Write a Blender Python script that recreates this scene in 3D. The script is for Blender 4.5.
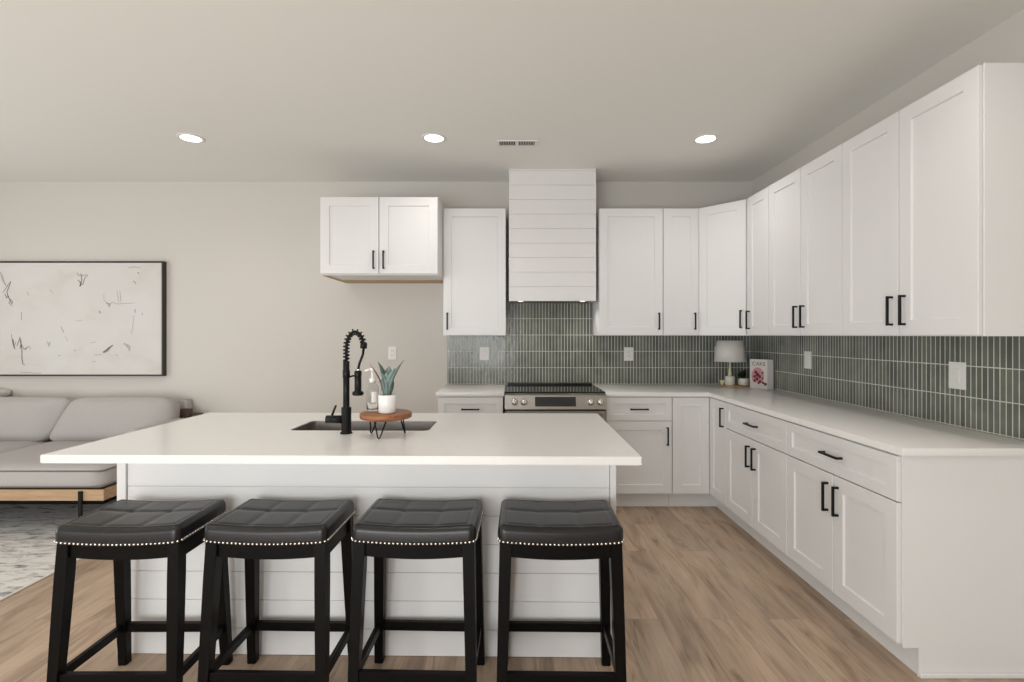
import bpy, bmesh, math, random
from mathutils import Vector, Matrix
random.seed(7)
S = bpy.context.scene
C = S.collection
PI = math.pi
for o in list(bpy.data.objects):
    bpy.data.objects.remove(o)

# ------------------------------------------------------------------ camera, world, light, exposure
EYE = 1.372
D = 4.59            # back wall
XR = 2.188           # right wall
XL = -6.2           # left wall
YR = -2.4           # wall behind the camera
H = 2.765           # ceiling
cam_d = bpy.data.cameras.new('camera')
cam = bpy.data.objects.new('camera', cam_d); C.objects.link(cam)
cam.location = (0, 0, EYE); cam.rotation_euler = (PI/2, 0, 0)
cam_d.sensor_width = 36.0
cam_d.lens = 505/1024*36
cam_d.shift_x = 1/1024
cam_d.shift_y = -6/1024
cam_d.clip_start = 0.05
S.camera = cam

W = bpy.data.worlds.new('world'); S.world = W
W.use_nodes = True
W.node_tree.nodes['Background'].inputs[0].default_value = (0.80, 0.88, 1.0, 1)
W.node_tree.nodes['Background'].inputs[1].default_value = 1.0

def area(name, loc, rot, sx, sy, power, col):
    l = bpy.data.lights.new(name, 'AREA'); l.shape = 'RECTANGLE'; l.size = sx; l.size_y = sy
    l.energy = power; l.color = col
    o = bpy.data.objects.new(name, l); C.objects.link(o); o.location = loc; o.rotation_euler = rot
    return o
# daylight of the windows behind the camera and of the living room's window on the left
DAY = (0.94, 0.975, 1.0)
area('window_daylight', (-3.6, YR+0.45, 1.08), (PI/2+math.radians(8), 0, 0), 2.6, 2.0, 50, DAY)
area('window_daylight', (-1.3, YR+0.45, 1.0), (PI/2+math.radians(4), 0, 0), 2.4, 1.8, 128, DAY)
area('window_daylight', (XL+0.45, 1.2, 1.08), (PI/2+math.radians(20), 0, -PI/2), 3.0, 2.0, 78, DAY)
def downlight(x, y, power):
    l = bpy.data.lights.new('downlight', 'SPOT'); l.energy = power; l.spot_size = math.radians(150); l.spot_blend = 0.9
    l.shadow_soft_size = 0.08; l.color = (1.0, 0.965, 0.92)
    o = bpy.data.objects.new('downlight', l); C.objects.link(o); o.location = (x, y, H-0.02)
# recessed lights: the three in view, then unseen ones added to brighten floor and worktops
for x_, y_ in ((-2.246, 3.545), (-0.540, 3.545), (1.372, 3.560)): downlight(x_, y_, 24)
for x_, y_ in ((-2.246, 1.7), (-0.540, 1.7), (1.372, 1.7), (-2.246, -0.2), (-0.540, -0.2), (1.372, -0.2), (-4.2, 1.7), (-4.2, 3.5)): downlight(x_, y_, 22)

vs = S.view_settings
vs.view_transform = 'Standard'; vs.look = 'None'; vs.gamma = 1; vs.use_curve_mapping = False
vs.exposure = -0.43

# ------------------------------------------------------------------ materials
def rgb(r, g, b):
    f = lambda c: ((c/255+0.055)/1.055)**2.4 if c/255 > 0.04045 else c/255/12.92
    return (f(r), f(g), f(b), 1)
def mat(name, col, rough=0.5, metal=0.0, spec=0.5, bump=0, bscale=200, var=0, vscale=8, **kw):
    m = bpy.data.materials.new(name); m.use_nodes = True
    nt = m.node_tree; p = nt.nodes['Principled BSDF']
    p.inputs['Base Color'].default_value = col
    p.inputs['Roughness'].default_value = rough
    p.inputs['Metallic'].default_value = metal
    p.inputs['Specular IOR Level'].default_value = spec
    for k, v in kw.items():
        p.inputs[k.replace('_', ' ')].default_value = v
    if bump or var:
        tc = nt.nodes.new('ShaderNodeTexCoord')
    if bump:
        n = nt.nodes.new('ShaderNodeTexNoise'); n.inputs['Scale'].default_value = bscale; n.inputs['Detail'].default_value = 4
        nt.links.new(tc.outputs['Object'], n.inputs['Vector'])
        b = nt.nodes.new('ShaderNodeBump'); b.inputs['Strength'].default_value = bump; b.inputs['Distance'].default_value = 0.002
        nt.links.new(n.outputs['Fac'], b.inputs['Height']); nt.links.new(b.outputs['Normal'], p.inputs['Normal'])
    if var:
        n2 = nt.nodes.new('ShaderNodeTexNoise'); n2.inputs['Scale'].default_value = vscale; n2.inputs['Detail'].default_value = 5
        nt.links.new(tc.outputs['Object'], n2.inputs['Vector'])
        mx = nt.nodes.new('ShaderNodeMix'); mx.data_type = 'RGBA'
        mx.inputs['A'].default_value = tuple(c*(1-var) for c in col[:3])+(1,)
        mx.inputs['B'].default_value = tuple(min(1, c*(1+var)) for c in col[:3])+(1,)
        nt.links.new(n2.outputs['Fac'], mx.inputs['Factor']); nt.links.new(mx.outputs['Result'], p.inputs['Base Color'])
    return m

M = {}
M['wall'] = mat('wall_paint', (0.66, 0.628, 0.582, 1), 0.85, spec=0.2, bump=0.08, bscale=350)
M['ceiling'] = mat('ceiling_paint', (0.85, 0.84, 0.80, 1), 0.9, spec=0.1, bump=0.08, bscale=300)
M['white'] = mat('cabinet_white', (0.80, 0.795, 0.785, 1), 0.38, spec=0.4, bump=0.02, bscale=120)
M['ship'] = mat('shiplap_white', (0.80, 0.79, 0.775, 1), 0.45, spec=0.35, bump=0.03, bscale=90)
M['trim'] = mat('trim_white', (0.80, 0.79, 0.78, 1), 0.5, bump=0.02)
M['quartz'] = mat('white_quartz', (0.83, 0.81, 0.785, 1), 0.22, spec=0.5, var=0.03, vscale=30)
M['black'] = mat('matte_black_metal', (0.006, 0.006, 0.006, 1), 0.36, 0.0, spec=0.22, bump=0.02)
M['steel'] = mat('brushed_steel', (0.46, 0.44, 0.41, 1), 0.28, 1.0, bump=0.03, bscale=80)
M['knob'] = mat('polished_steel', (0.75, 0.74, 0.72, 1), 0.18, 1.0, bump=0.005)
M['sink'] = mat('sink_steel', (0.36, 0.33, 0.30, 1), 0.42, 1.0, bump=0.03, bscale=60)
M['glass_black'] = mat('black_ceramic_glass', (0.01, 0.01, 0.011, 1), 0.06, spec=0.7, bump=0.002)
M['plastic_black'] = mat('black_enamel', (0.012, 0.012, 0.012, 1), 0.3, bump=0.01)
M['display'] = mat('dark_display', (0.035, 0.036, 0.042, 1), 0.15, bump=0.004)
M['plate'] = mat('white_plastic', (0.80, 0.79, 0.76, 1), 0.4, bump=0.005)
M['leather'] = mat('espresso_leather', (0.010, 0.0088, 0.0088, 1), 0.30, spec=0.42, bump=0.15, bscale=260, var=0.25, vscale=25)
M['stool_wood'] = mat('black_painted_wood', (0.0042, 0.0036, 0.0034, 1), 0.36, spec=0.10, bump=0.08, bscale=60)
M['nail'] = mat('nailhead_nickel', (0.78, 0.76, 0.72, 1), 0.22, 1.0, bump=0.005)
M['raw_wood'] = mat('raw_plywood', (0.50, 0.34, 0.19, 1), 0.6, bump=0.05, var=0.12, vscale=20)
M['sofa'] = mat('sofa_fabric', (0.44, 0.412, 0.396, 1), 0.9, spec=0.15, bump=0.5, bscale=500, var=0.05, vscale=60)
M['piping'] = mat('sofa_piping', (0.17, 0.155, 0.145, 1), 0.9, spec=0.15, bump=0.3)
M['pillow'] = mat('cream_fabric', (0.74, 0.71, 0.66, 1), 0.9, spec=0.15, bump=0.4, bscale=400)
M['shade_lining'] = mat('black_shade_lining', (0.008, 0.008, 0.008, 1), 0.95, spec=0.05, bump=0.1)  # black that paints in the shade under the sofa
M['dark_wood'] = mat('dark_walnut', (0.06, 0.035, 0.025, 1), 0.45, bump=0.05, var=0.3, vscale=20)
M['pot'] = mat('white_ceramic', (0.82, 0.81, 0.79, 1), 0.3, bump=0.01)
M['soil'] = mat('potting_soil', (0.03, 0.022, 0.015, 1), 0.95, bump=0.5, bscale=150)
M['leaf'] = mat('leaf_sage', (0.19, 0.265, 0.235, 1), 0.55, bump=0.08, var=0.25, vscale=40)
M['leaf_red'] = mat('leaf_reddish', (0.34, 0.20, 0.17, 1), 0.5, bump=0.08, var=0.25, vscale=40)
M['label'] = mat('paper_label', (0.78, 0.77, 0.74, 1), 0.7, bump=0.01)
M['shade'] = mat('lamp_linen', (0.72, 0.69, 0.65, 1), 0.9, spec=0.1, bump=0.3, bscale=350)
M['cream'] = mat('cream_ceramic', (0.76, 0.73, 0.67, 1), 0.4, bump=0.02)
M['yellow'] = mat('pale_yellow_paint', (0.66, 0.62, 0.40, 1), 0.5, bump=0.02)
M['tan'] = mat('tan_wood', (0.42, 0.25, 0.10, 1), 0.5, bump=0.05, var=0.15, vscale=25)
M['green'] = mat('dark_green_leaf', (0.012, 0.025, 0.010, 1), 0.6, bump=0.1, var=0.3, vscale=50)
M['cover'] = mat('book_cover', (0.66, 0.60, 0.58, 1), 0.5, bump=0.01)
M['cover_grey'] = mat('book_band', (0.42, 0.40, 0.39, 1), 0.55, bump=0.01)
M['paper'] = mat('book_pages', (0.72, 0.68, 0.60, 1), 0.8, bump=0.05)
M['pink'] = mat('book_pink', (0.55, 0.24, 0.27, 1), 0.55, var=0.35, vscale=60)
M['maroon'] = mat('book_maroon', (0.11, 0.012, 0.02, 1), 0.5, bump=0.01)
M['ink'] = mat('book_ink', (0.07, 0.04, 0.04, 1), 0.6, bump=0.01)
M['grease'] = mat('hood_filter_steel', (0.22, 0.21, 0.20, 1), 0.4, 0.9, bump=0.2, bscale=90)
M['vent_dark'] = mat('vent_shadow', (0.05, 0.045, 0.04, 1), 0.9, bump=0.02)
M['frame_brown'] = mat('picture_frame_wood', (0.035, 0.024, 0.018, 1), 0.5, bump=0.05)
M['mark_dark'] = mat('charcoal_stroke', (0.17, 0.16, 0.155, 1), 0.8, bump=0.02)
M['mark_brown'] = mat('umber_stroke', (0.33, 0.25, 0.21, 1), 0.8, bump=0.02)
M['mark_grey'] = mat('grey_stroke', (0.40, 0.385, 0.36, 1), 0.8, bump=0.02)

def emis(name, col, st):
    m = bpy.data.materials.new(name); m.use_nodes = True
    p = m.node_tree.nodes['Principled BSDF']
    p.inputs['Base Color'].default_value = (0.8, 0.8, 0.8, 1)
    p.inputs['Emission Color'].default_value = col; p.inputs['Emission Strength'].default_value = st
    return m
M['lens'] = emis('downlight_lens', (1, 0.95, 0.88, 1), 9.0)
M['hoodlamp'] = emis('hood_lamp', (1, 0.95, 0.86, 1), 2.5)

def glass(name, col, rough=0.02):
    m = mat(name, col, rough, spec=0.5)
    p = m.node_tree.nodes['Principled BSDF']
    p.inputs['Transmission Weight'].default_value = 1.0
    p.inputs['IOR'].default_value = 1.12
    return m
M['clear'] = glass('clear_plastic', (0.93, 0.94, 0.93, 1))

def mk_floor():
    m = bpy.data.materials.new('oak_vinyl_plank'); m.use_nodes = True
    nt = m.node_tree; N = nt.nodes; L = nt.links; p = N['Principled BSDF']
    tc = N.new('ShaderNodeTexCoord'); sp = N.new('ShaderNodeSeparateXYZ'); L.new(tc.outputs['Object'], sp.inputs[0])
    cb = N.new('ShaderNodeCombineXYZ'); L.new(sp.outputs['Y'], cb.inputs['X']); L.new(sp.outputs['X'], cb.inputs['Y'])
    br = N.new('ShaderNodeTexBrick'); br.offset = 0.37; br.offset_frequency = 2
    br.inputs['Scale'].default_value = 1; br.inputs['Brick Width'].default_value = 1.22; br.inputs['Row Height'].default_value = 0.178
    br.inputs['Mortar Size'].default_value = 0.0012; br.inputs['Mortar Smooth'].default_value = 0.3
    br.inputs['Color1'].default_value = (0, 0, 0, 1); br.inputs['Color2'].default_value = (1, 1, 1, 1); br.inputs['Mortar'].default_value = (0.5, 0.5, 0.5, 1)
    L.new(cb.outputs[0], br.inputs['Vector'])
    # offset of the grain per plank
    off = N.new('ShaderNodeVectorMath'); off.operation = 'MULTIPLY_ADD'
    L.new(br.outputs['Color'], off.inputs[0]); off.inputs[1].default_value = (17, 9, 5); L.new(cb.outputs[0], off.inputs[2])
    def noise(sx, sy, scale, det, dist=0.0, rough=0.55):
        mp = N.new('ShaderNodeMapping'); mp.inputs['Scale'].default_value = (sx, sy, 1)
        L.new(off.outputs[0], mp.inputs['Vector'])
        n = N.new('ShaderNodeTexNoise'); n.inputs['Scale'].default_value = scale; n.inputs['Detail'].default_value = det
        n.inputs['Distortion'].default_value = dist; n.inputs['Roughness'].default_value = rough
        L.new(mp.outputs[0], n.inputs['Vector']); return n
    def ramp(src, stops):
        r = N.new('ShaderNodeValToRGB'); e = r.color_ramp.elements
        e[0].position, e[0].color = stops[0]; e[1].position, e[1].color = stops[-1]
        for q in stops[1:-1]:
            k = e.new(q[0]); k.color = q[1]
        L.new(src, r.inputs[0]); return r
    big = noise(0.9, 5.5, 1.6, 5, 1.2)
    base = ramp(big.outputs['Fac'], [(0.30, FLOOR[0]), (0.48, FLOOR[1]), (0.70, FLOOR[2])])
    fine = noise(2.2, 60, 2.0, 6, 0.3)
    fr = ramp(fine.outputs['Fac'], [(0.3, (0.87, 0.86, 0.85, 1)), (0.65, (1.06, 1.06, 1.06, 1))])
    knots = noise(1.1, 5.5, 1.5, 6, 2.2, 0.5)
    kr = ramp(knots.outputs['Fac'], [(0.60, (1, 1, 1, 1)), (0.68, (0.76, 0.74, 0.72, 1)), (0.74, (0.48, 0.44, 0.41, 1))])
    def mul(a, b, f=1.0):
        x = N.new('ShaderNodeMix'); x.data_type = 'RGBA'; x.blend_type = 'MULTIPLY'; x.inputs['Factor'].default_value = f
        L.new(a, x.inputs['A']); L.new(b, x.inputs['B']); return x.outputs['Result']
    cr = noise(0.6, 14, 1.4, 4, 3.0, 0.5)
    crr = ramp(cr.outputs['Fac'], [(0.62, (1, 1, 1, 1)), (0.70, (0.80, 0.77, 0.74, 1)), (0.76, (0.62, 0.57, 0.53, 1))])
    pat = ramp(noise(0.55, 2.4, 1.3, 3, 0.8).outputs['Fac'], [(0.32, (0.83, 0.84, 0.845, 1)), (0.66, (1.07, 1.06, 1.05, 1))])
    pl = ramp(br.outputs['Color'], [(0.0, (0.90, 0.90, 0.90, 1)), (1.0, (1.08, 1.06, 1.04, 1))])
    c = mul(mul(mul(mul(base.outputs[0], fr.outputs[0]), kr.outputs[0]), crr.outputs[0]), mul(pl.outputs[0], pat.outputs[0]))
    seam = ramp(br.outputs['Fac'], [(0.0, (1, 1, 1, 1)), (1.0, (0.80, 0.77, 0.75, 1))])
    c = mul(c, seam.outputs[0])
    L.new(c, p.inputs['Base Color'])
    p.inputs['Roughness'].default_value = 0.42; p.inputs['Specular IOR Level'].default_value = 0.35
    b = N.new('ShaderNodeBump'); b.inputs['Strength'].default_value = 0.12; b.inputs['Distance'].default_value = 0.002
    L.new(fine.outputs['Fac'], b.inputs['Height']); L.new(b.outputs['Normal'], p.inputs['Normal'])
    return m
FLOOR = [(0.31, 0.222, 0.160, 1), (0.48, 0.352, 0.254, 1), (0.56, 0.43, 0.325, 1)]
M['floor'] = mk_floor()

def mk_tile(name, axis):
    m = bpy.data.materials.new(name); m.use_nodes = True
    nt = m.node_tree; N = nt.nodes; L = nt.links; p = N['Principled BSDF']
    tc = N.new('ShaderNodeTexCoord'); sp = N.new('ShaderNodeSeparateXYZ'); L.new(tc.outputs['Object'], sp.inputs[0])
    cb = N.new('ShaderNodeCombineXYZ'); L.new(sp.outputs[axis], cb.inputs['X'])
    ad = N.new('ShaderNodeMath'); ad.operation = 'SUBTRACT'; ad.inputs[1].default_value = 1.372-0.148*8
    L.new(sp.outputs['Z'], ad.inputs[0]); L.new(ad.outputs[0], cb.inputs['Y'])
    br = N.new('ShaderNodeTexBrick'); br.offset = 0.0; br.squash = 1.0
    br.inputs['Scale'].default_value = 1; br.inputs['Brick Width'].default_value = 0.0285; br.inputs['Row Height'].default_value = 0.148
    br.inputs['Mortar Size'].default_value = 0.0025; br.inputs['Mortar Smooth'].default_value = 0.15
    br.inputs['Color1'].default_value = TILE[0]; br.inputs['Color2'].default_value = TILE[1]; br.inputs['Mortar'].default_value = TILE[2]
    L.new(cb.outputs[0], br.inputs['Vector'])
    n = N.new('ShaderNodeTexNoise'); n.inputs['Scale'].default_value = 9; n.inputs['Detail'].default_value = 3
    L.new(tc.outputs['Object'], n.inputs['Vector'])
    rp = N.new('ShaderNodeValToRGB'); rp.color_ramp.elements[0].color = (0.85, 0.85, 0.85, 1); rp.color_ramp.elements[1].color = (1.12, 1.12, 1.12, 1)
    rp.color_ramp.elements[0].position = 0.3; rp.color_ramp.elements[1].position = 0.7
    L.new(n.outputs['Fac'], rp.inputs[0])
    x = N.new('ShaderNodeMix'); x.data_type = 'RGBA'; x.blend_type = 'MULTIPLY'; x.inputs['Factor'].default_value = 1
    L.new(br.outputs['Color'], x.inputs['A']); L.new(rp.outputs[0], x.inputs['B']); L.new(x.outputs['Result'], p.inputs['Base Color'])
    rr = N.new('ShaderNodeMapRange'); rr.inputs['To Min'].default_value = 0.16; rr.inputs['To Max'].default_value = 0.8
    L.new(br.outputs['Fac'], rr.inputs['Value']); L.new(rr.outputs[0], p.inputs['Roughness'])
    # glaze waves + recessed grout
    n2 = N.new('ShaderNodeTexNoise'); n2.inputs['Scale'].default_value = 28; n2.inputs['Detail'].default_value = 1
    L.new(tc.outputs['Object'], n2.inputs['Vector'])
    mm = N.new('ShaderNodeMath'); mm.operation = 'MULTIPLY_ADD'; mm.inputs[1].default_value = -1.0
    L.new(br.outputs['Fac'], mm.inputs[0]); L.new(n2.outputs['Fac'], mm.inputs[2])
    b = N.new('ShaderNodeBump'); b.inputs['Strength'].default_value = 0.35; b.inputs['Distance'].default_value = 0.003
    L.new(mm.outputs[0], b.inputs['Height']); L.new(b.outputs['Normal'], p.inputs['Normal'])
    return m
TILE = [(0.116, 0.125, 0.105, 1), (0.178, 0.188, 0.160, 1), (0.62, 0.62, 0.54, 1)]
M['tile_x'] = mk_tile('sage_kitkat_tile', 'X')
M['tile_y'] = mk_tile('sage_kitkat_tile_side', 'Y')

def mk_streak(name, cols, scale, stretch, axis='X', rough=0.5, det=5, nr=0.5):
    m = bpy.data.materials.new(name); m.use_nodes = True
    nt = m.node_tree; N = nt.nodes; L = nt.links; p = N['Principled BSDF']
    tc = N.new('ShaderNodeTexCoord'); mp = N.new('ShaderNodeMapping')
    s = {'X': (1, stretch, stretch), 'Y': (stretch, 1, stretch), 'Z': (stretch, stretch, 1)}[axis]
    mp.inputs['Scale'].default_value = s
    L.new(tc.outputs['Object'], mp.inputs['Vector'])
    n = N.new('ShaderNodeTexNoise'); n.inputs['Scale'].default_value = scale; n.inputs['Detail'].default_value = 5; n.inputs['Distortion'].default_value = 0.8
    L.new(mp.outputs[0], n.inputs['Vector'])
    r = N.new('ShaderNodeValToRGB'); e = r.color_ramp.elements
    e[0].position, e[0].color = cols[0]; e[1].position, e[1].color = cols[-1]
    for q in cols[1:-1]:
        k = e.new(q[0]); k.color = q[1]
    n.inputs['Detail'].default_value = det; n.inputs['Roughness'].default_value = nr
    L.new(n.outputs['Fac'], r.inputs[0]); L.new(r.outputs[0], p.inputs['Base Color'])
    p.inputs['Roughness'].default_value = rough
    return m
M['oak'] = mk_streak('light_oak', [(0.3, (0.36, 0.225, 0.12, 1)), (0.7, (0.50, 0.335, 0.195, 1))], 3, 12, 'X')
M['acacia'] = mk_streak('acacia_board', [(0.3, (0.13, 0.042, 0.015, 1)), (0.7, (0.36, 0.135, 0.05, 1))], 12, 5, 'X', 0.4)
M['rug'] = mk_streak('distressed_rug', [(0.36, (0.20, 0.19, 0.195, 1)), (0.44, (0.46, 0.435, 0.42, 1)), (0.51, (0.66, 0.63, 0.59, 1)), (0.75, (0.74, 0.705, 0.66, 1))], 7, 3.6, 'X', 0.95, 9, 0.68)
M['rug_edge'] = mat('rug_binding', (0.66, 0.60, 0.52, 1), 0.95, bump=0.3)
M['canvas'] = mk_streak('painted_canvas', [(0.25, (0.62, 0.58, 0.545, 1)), (0.45, (0.66, 0.64, 0.61, 1)), (0.70, (0.68, 0.67, 0.65, 1))], 2.2, 1.6, 'X', 0.75)

# ------------------------------------------------------------------ mesh helpers
def box(bm, x0, x1, y0, y1, z0, z1, bev=0.0, seg=1, mi=0):
    r = bmesh.ops.create_cube(bm, size=1)
    v = r['verts']
    for q in v:
        q.co = Vector(((x0+x1)/2+q.co.x*(x1-x0), (y0+y1)/2+q.co.y*(y1-y0), (z0+z1)/2+q.co.z*(z1-z0)))
    fs = set(f for q in v for f in q.link_faces)
    for f in fs: f.material_index = mi
    if bev:
        es = list(set(e for q in v for e in q.link_edges))
        g = bmesh.ops.bevel(bm, geom=es, offset=bev, segments=seg, profile=0.5, affect='EDGES', material=mi)
        for f in g['faces']: f.material_index = mi
    return v
def prism(bm, poly, z0, z1, bev=0.0, seg=2, mi=0):
    """poly: (x,y) list counter-clockwise, extruded in z"""
    a = [bm.verts.new((x, y, z0)) for x, y in poly]; b = [bm.verts.new((x, y, z1)) for x, y in poly]
    n = len(poly); fs = [bm.faces.new(list(reversed(a))), bm.faces.new(b)]
    for i in range(n):
        fs.append(bm.faces.new((a[i], a[(i+1) % n], b[(i+1) % n], b[i])))
    for f in fs: f.material_index = mi
    if bev:
        es = list(set(e for f in fs for e in f.edges))
        bmesh.ops.bevel(bm, geom=es, offset=bev, segments=seg, profile=0.5, affect='EDGES', material=mi)
    return a+b
def lathe(bm, prof, cx=0, cy=0, seg=32, mi=0, mtx=None, cap=True):
    """prof: list of (r, z) bottom to top, turned about the vertical through cx, cy"""
    rings = []
    for r, z in prof:
        rings.append([bm.verts.new((cx+r*math.cos(2*PI*k/seg), cy+r*math.sin(2*PI*k/seg), z)) for k in range(seg)])
    fs = []
    for a, b in zip(rings, rings[1:]):
        for k in range(seg):
            fs.append(bm.faces.new((a[k], a[(k+1) % seg], b[(k+1) % seg], b[k])))
    if cap:
        fs.append(bm.faces.new(list(reversed(rings[0])))); fs.append(bm.faces.new(rings[-1]))
    for f in fs: f.material_index = mi; f.smooth = True
    vs_ = [v for r in rings for v in r]
    if mtx is not None:
        for v in vs_: v.co = mtx @ v.co
    return vs_
def tube(bm, pts, r, seg=8, mi=0, closed=False):
    pts = [Vector(p) for p in pts]; n = len(pts)
    rs = r if isinstance(r, (list, tuple)) else [r]*n
    tg = []
    for i in range(n):
        a = pts[max(0, i-1)]; b = pts[min(n-1, i+1)]; tg.append((b-a).normalized())
    t = tg[0]; u = t.orthogonal().normalized(); rings = []
    for i in range(n):
        if i:
            q = tg[i-1].rotation_difference(tg[i]); u = (q @ u); u = (u - tg[i]*u.dot(tg[i])).normalized()
        w = tg[i].cross(u)
        rings.append([bm.verts.new(pts[i]+rs[i]*(math.cos(2*PI*k/seg)*u+math.sin(2*PI*k/seg)*w)) for k in range(seg)])
    for a, b in zip(rings, rings[1:]):
        for k in range(seg):
            f = bm.faces.new((a[k], a[(k+1) % seg], b[(k+1) % seg], b[k])); f.smooth = True; f.material_index = mi
    f = bm.faces.new(list(reversed(rings[0]))); f.material_index = mi
    f = bm.faces.new(rings[-1]); f.material_index = mi
def rbox(bm, size, r, puff=(0, 0, 0), cuts=10, mtx=None, mi=0):
    """rounded, puffed cushion centred at the origin, then moved by mtx"""
    sx, sy, sz = (s/2 for s in size)
    b2 = bmesh.new(); bmesh.ops.create_cube(b2, size=2)
    bmesh.ops.subdivide_edges(b2, edges=b2.edges[:], cuts=cuts, use_grid_fill=True)
    mp = {}
    for v in b2.verts:
        p = Vector((v.co.x*sx, v.co.y*sy, v.co.z*sz))
        u, w, h = v.co
        k = Vector((max(-sx+r, min(sx-r, p.x)), max(-sy+r, min(sy-r, p.y)), max(-sz+r, min(sz-r, p.z))))
        d = p-k
        if d.length > 1e-9:
            m_ = max(abs(d.x), abs(d.y), abs(d.z)); d = d.normalized()*m_
        p = k+d
        p.x += puff[0]*u*(1-w*w)*(1-h*h); p.y += puff[1]*w*(1-u*u)*(1-h*h); p.z += puff[2]*h*(1-u*u)*(1-w*w)
        if mtx is not None: p = mtx @ p
        mp[v] = bm.verts.new(p)
    for f in b2.faces:
        g = bm.faces.new([mp[v] for v in f.verts]); g.smooth = True; g.material_index = mi
    b2.free()
def obj(name, bm, ms, parent=None, loc=None, rz=0, fix=True):
    if fix: bmesh.ops.recalc_face_normals(bm, faces=bm.faces[:])
    me = bpy.data.meshes.new(name); bm.to_mesh(me); bm.free()
    for m in (ms if isinstance(ms, (list, tuple)) else [ms]): me.materials.append(m)
    o = bpy.data.objects.new(name, me); C.objects.link(o)
    if parent is not None: o.parent = parent
    if loc is not None: o.location = loc
    if rz: o.rotation_euler = (0, 0, rz)
    return o
def smooth(o, ang=35):
    for p in o.data.polygons: p.use_smooth = True
    try: o.data.set_sharp_from_angle(angle=math.radians(ang))
    except Exception: pass
    return o
def tag(o, label, cat, group=None):
    o['label'] = label; o['category'] = cat
    if group: o['group'] = group
    return o
def thing(name, label, cat, loc=(0, 0, 0), rz=0, group=None):
    o = bpy.data.objects.new(name, None); C.objects.link(o); o.empty_display_size = 0.1
    o.location = loc; o.rotation_euler = (0, 0, rz)
    return tag(o, label, cat, group)
def struct(name, bm, m):
    o = obj(name, bm, m); o['kind'] = 'structure'; return o
B = bmesh.new

# ------------------------------------------------------------------ room shell
b = B(); box(b, XL-0.1, XR+0.1, YR-0.1, D+0.1, -0.1, 0); struct('floor', b, M['floor'])
b = B(); box(b, XL-0.1, XR+0.1, YR-0.1, D+0.1, H, H+0.1); struct('ceiling', b, M['ceiling'])
b = B(); box(b, XL-0.1, XR+0.1, D, D+0.1, 0, H); struct('wall_back', b, M['wall'])
b = B(); box(b, XR, XR+0.1, YR, D, 0, H); struct('wall_right', b, M['wall'])
b = B(); box(b, XL-0.1, XL, YR, D, 0, H); struct('wall_left', b, M['wall'])
b = B(); box(b, XL, XR, YR-0.1, YR, 0, H); struct('wall_rear', b, M['wall'])
b = B(); box(b, XL, -0.60, D-0.014, D, 0, 0.10, 0.003); struct('baseboard_back', b, M['trim'])
b = B(); box(b, XR-0.014, XR, YR, 2.0, 0, 0.10, 0.003); struct('baseboard_right', b, M['trim'])

# ------------------------------------------------------------------ cabinets
def door_bm(x0, x1, z0, z1, y=-0.02, th=0.019, st=0.070, rec=0.009, mtx=None):
    """shaker front: outer slab with a recessed flat panel, facing -y"""
    bm = B(); e = 0.0018
    def loop(i, yy): return [bm.verts.new(p) for p in ((x0+i, yy, z0+i), (x1-i, yy, z0+i), (x1-i, yy, z1-i), (x0+i, yy, z1-i))]
    Ls = [loop(0, y+th), loop(0, y+e), loop(e, y), loop(st-0.0015, y), loop(st+0.0015, y+rec)]
    bm.faces.new(Ls[0])
    for a, c in zip(Ls, Ls[1:]):
        for k in range(4): bm.faces.new((a[k], a[(k+1) % 4], c[(k+1) % 4], c[k]))
    bm.faces.new(Ls[-1])
    if mtx is not None:
        for v in bm.verts: v.co = mtx @ v.co
    return bm
def handle_bm(x, z, vert=True, L=0.142, y=-0.02, mtx=None):
    bm = B(); w = 0.0055; so = 0.030
    if vert:
        box(bm, x-w, x+w, y-so, y-so+0.010, z-L/2, z+L/2, 0.001)
        for s in (-1, 1):
            zc = z+s*(L/2-0.0055); box(bm, x-w+0.0003, x+w-0.0003, y-so+0.009, y+0.0005, zc-0.005, zc+0.005)
    else:
        box(bm, x-L/2, x+L/2, y-so, y-so+0.010, z-w, z+w, 0.001)
        for s in (-1, 1):
            xc = x+s*(L/2-0.0055); box(bm, xc-0.005, xc+0.005, y-so+0.009, y+0.0005, z-w+0.0003, z+w-0.0003)
    if mtx is not None:
        for v in bm.verts: v.co = mtx @ v.co
    return bm
def door(root, x0, x1, z0, z1, hx=None, hz=None, kind='door', mtx=None, hor=False, st=0.070):
    d = obj(kind, door_bm(x0, x1, z0, z1, mtx=mtx, st=st), M['white'], root)
    if hx is not None:
        h = obj('handle', handle_bm(hx, hz, not hor, mtx=mtx), M['black'], d)
        h['label'] = 'black bar handle'
    return d
GAP = 0.0032
ZU0, ZU1 = 1.367, 2.439
def wall_cabinet(label, loc, rz, w, dep, z0, z1, doors, handles, group=None, raw=False):
    r = thing('wall_cabinet', label, 'cabinet', loc, rz, group)
    bm = B(); box(bm, -w/2+0.0008, w/2-0.0008, 0, dep, z0, z1, 0.001)
    obj('carcass', bm, M['white'], r)
    for i, (a, c) in enumerate(doors):
        h = handles[i]
        hz = z0+(0.110 if raw else 0.121)
        door(r, a+GAP, c-GAP, z0+0.004, z1-0.004, h, hz)
    if raw:
        bm = B(); box(bm, -w/2+0.004, w/2-0.004, 0.004, dep-0.004, z0-0.006, z0-0.0005)
        obj('bottom_panel', bm, M['white'], r)
        bm = B(); box(bm, -w/2+0.004, w/2-0.004, dep-0.26, dep-0.004, z0-0.009, z0-0.0062); box(bm, -w/2+0.004, -w/2+0.05, 0.03, dep-0.2605, z0-0.009, z0-0.0062)
        u = obj('bottom_rail', bm, M['raw_wood'], r); u['label'] = 'bare tan wooden underside strips'
    return r
CBF = D-0.33   # carcass front of the upper cabinets on the back wall
DBF = D-0.61   # carcass front of the base cabinets
CRX = XR-0.33
DRX = XR-0.611
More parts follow.
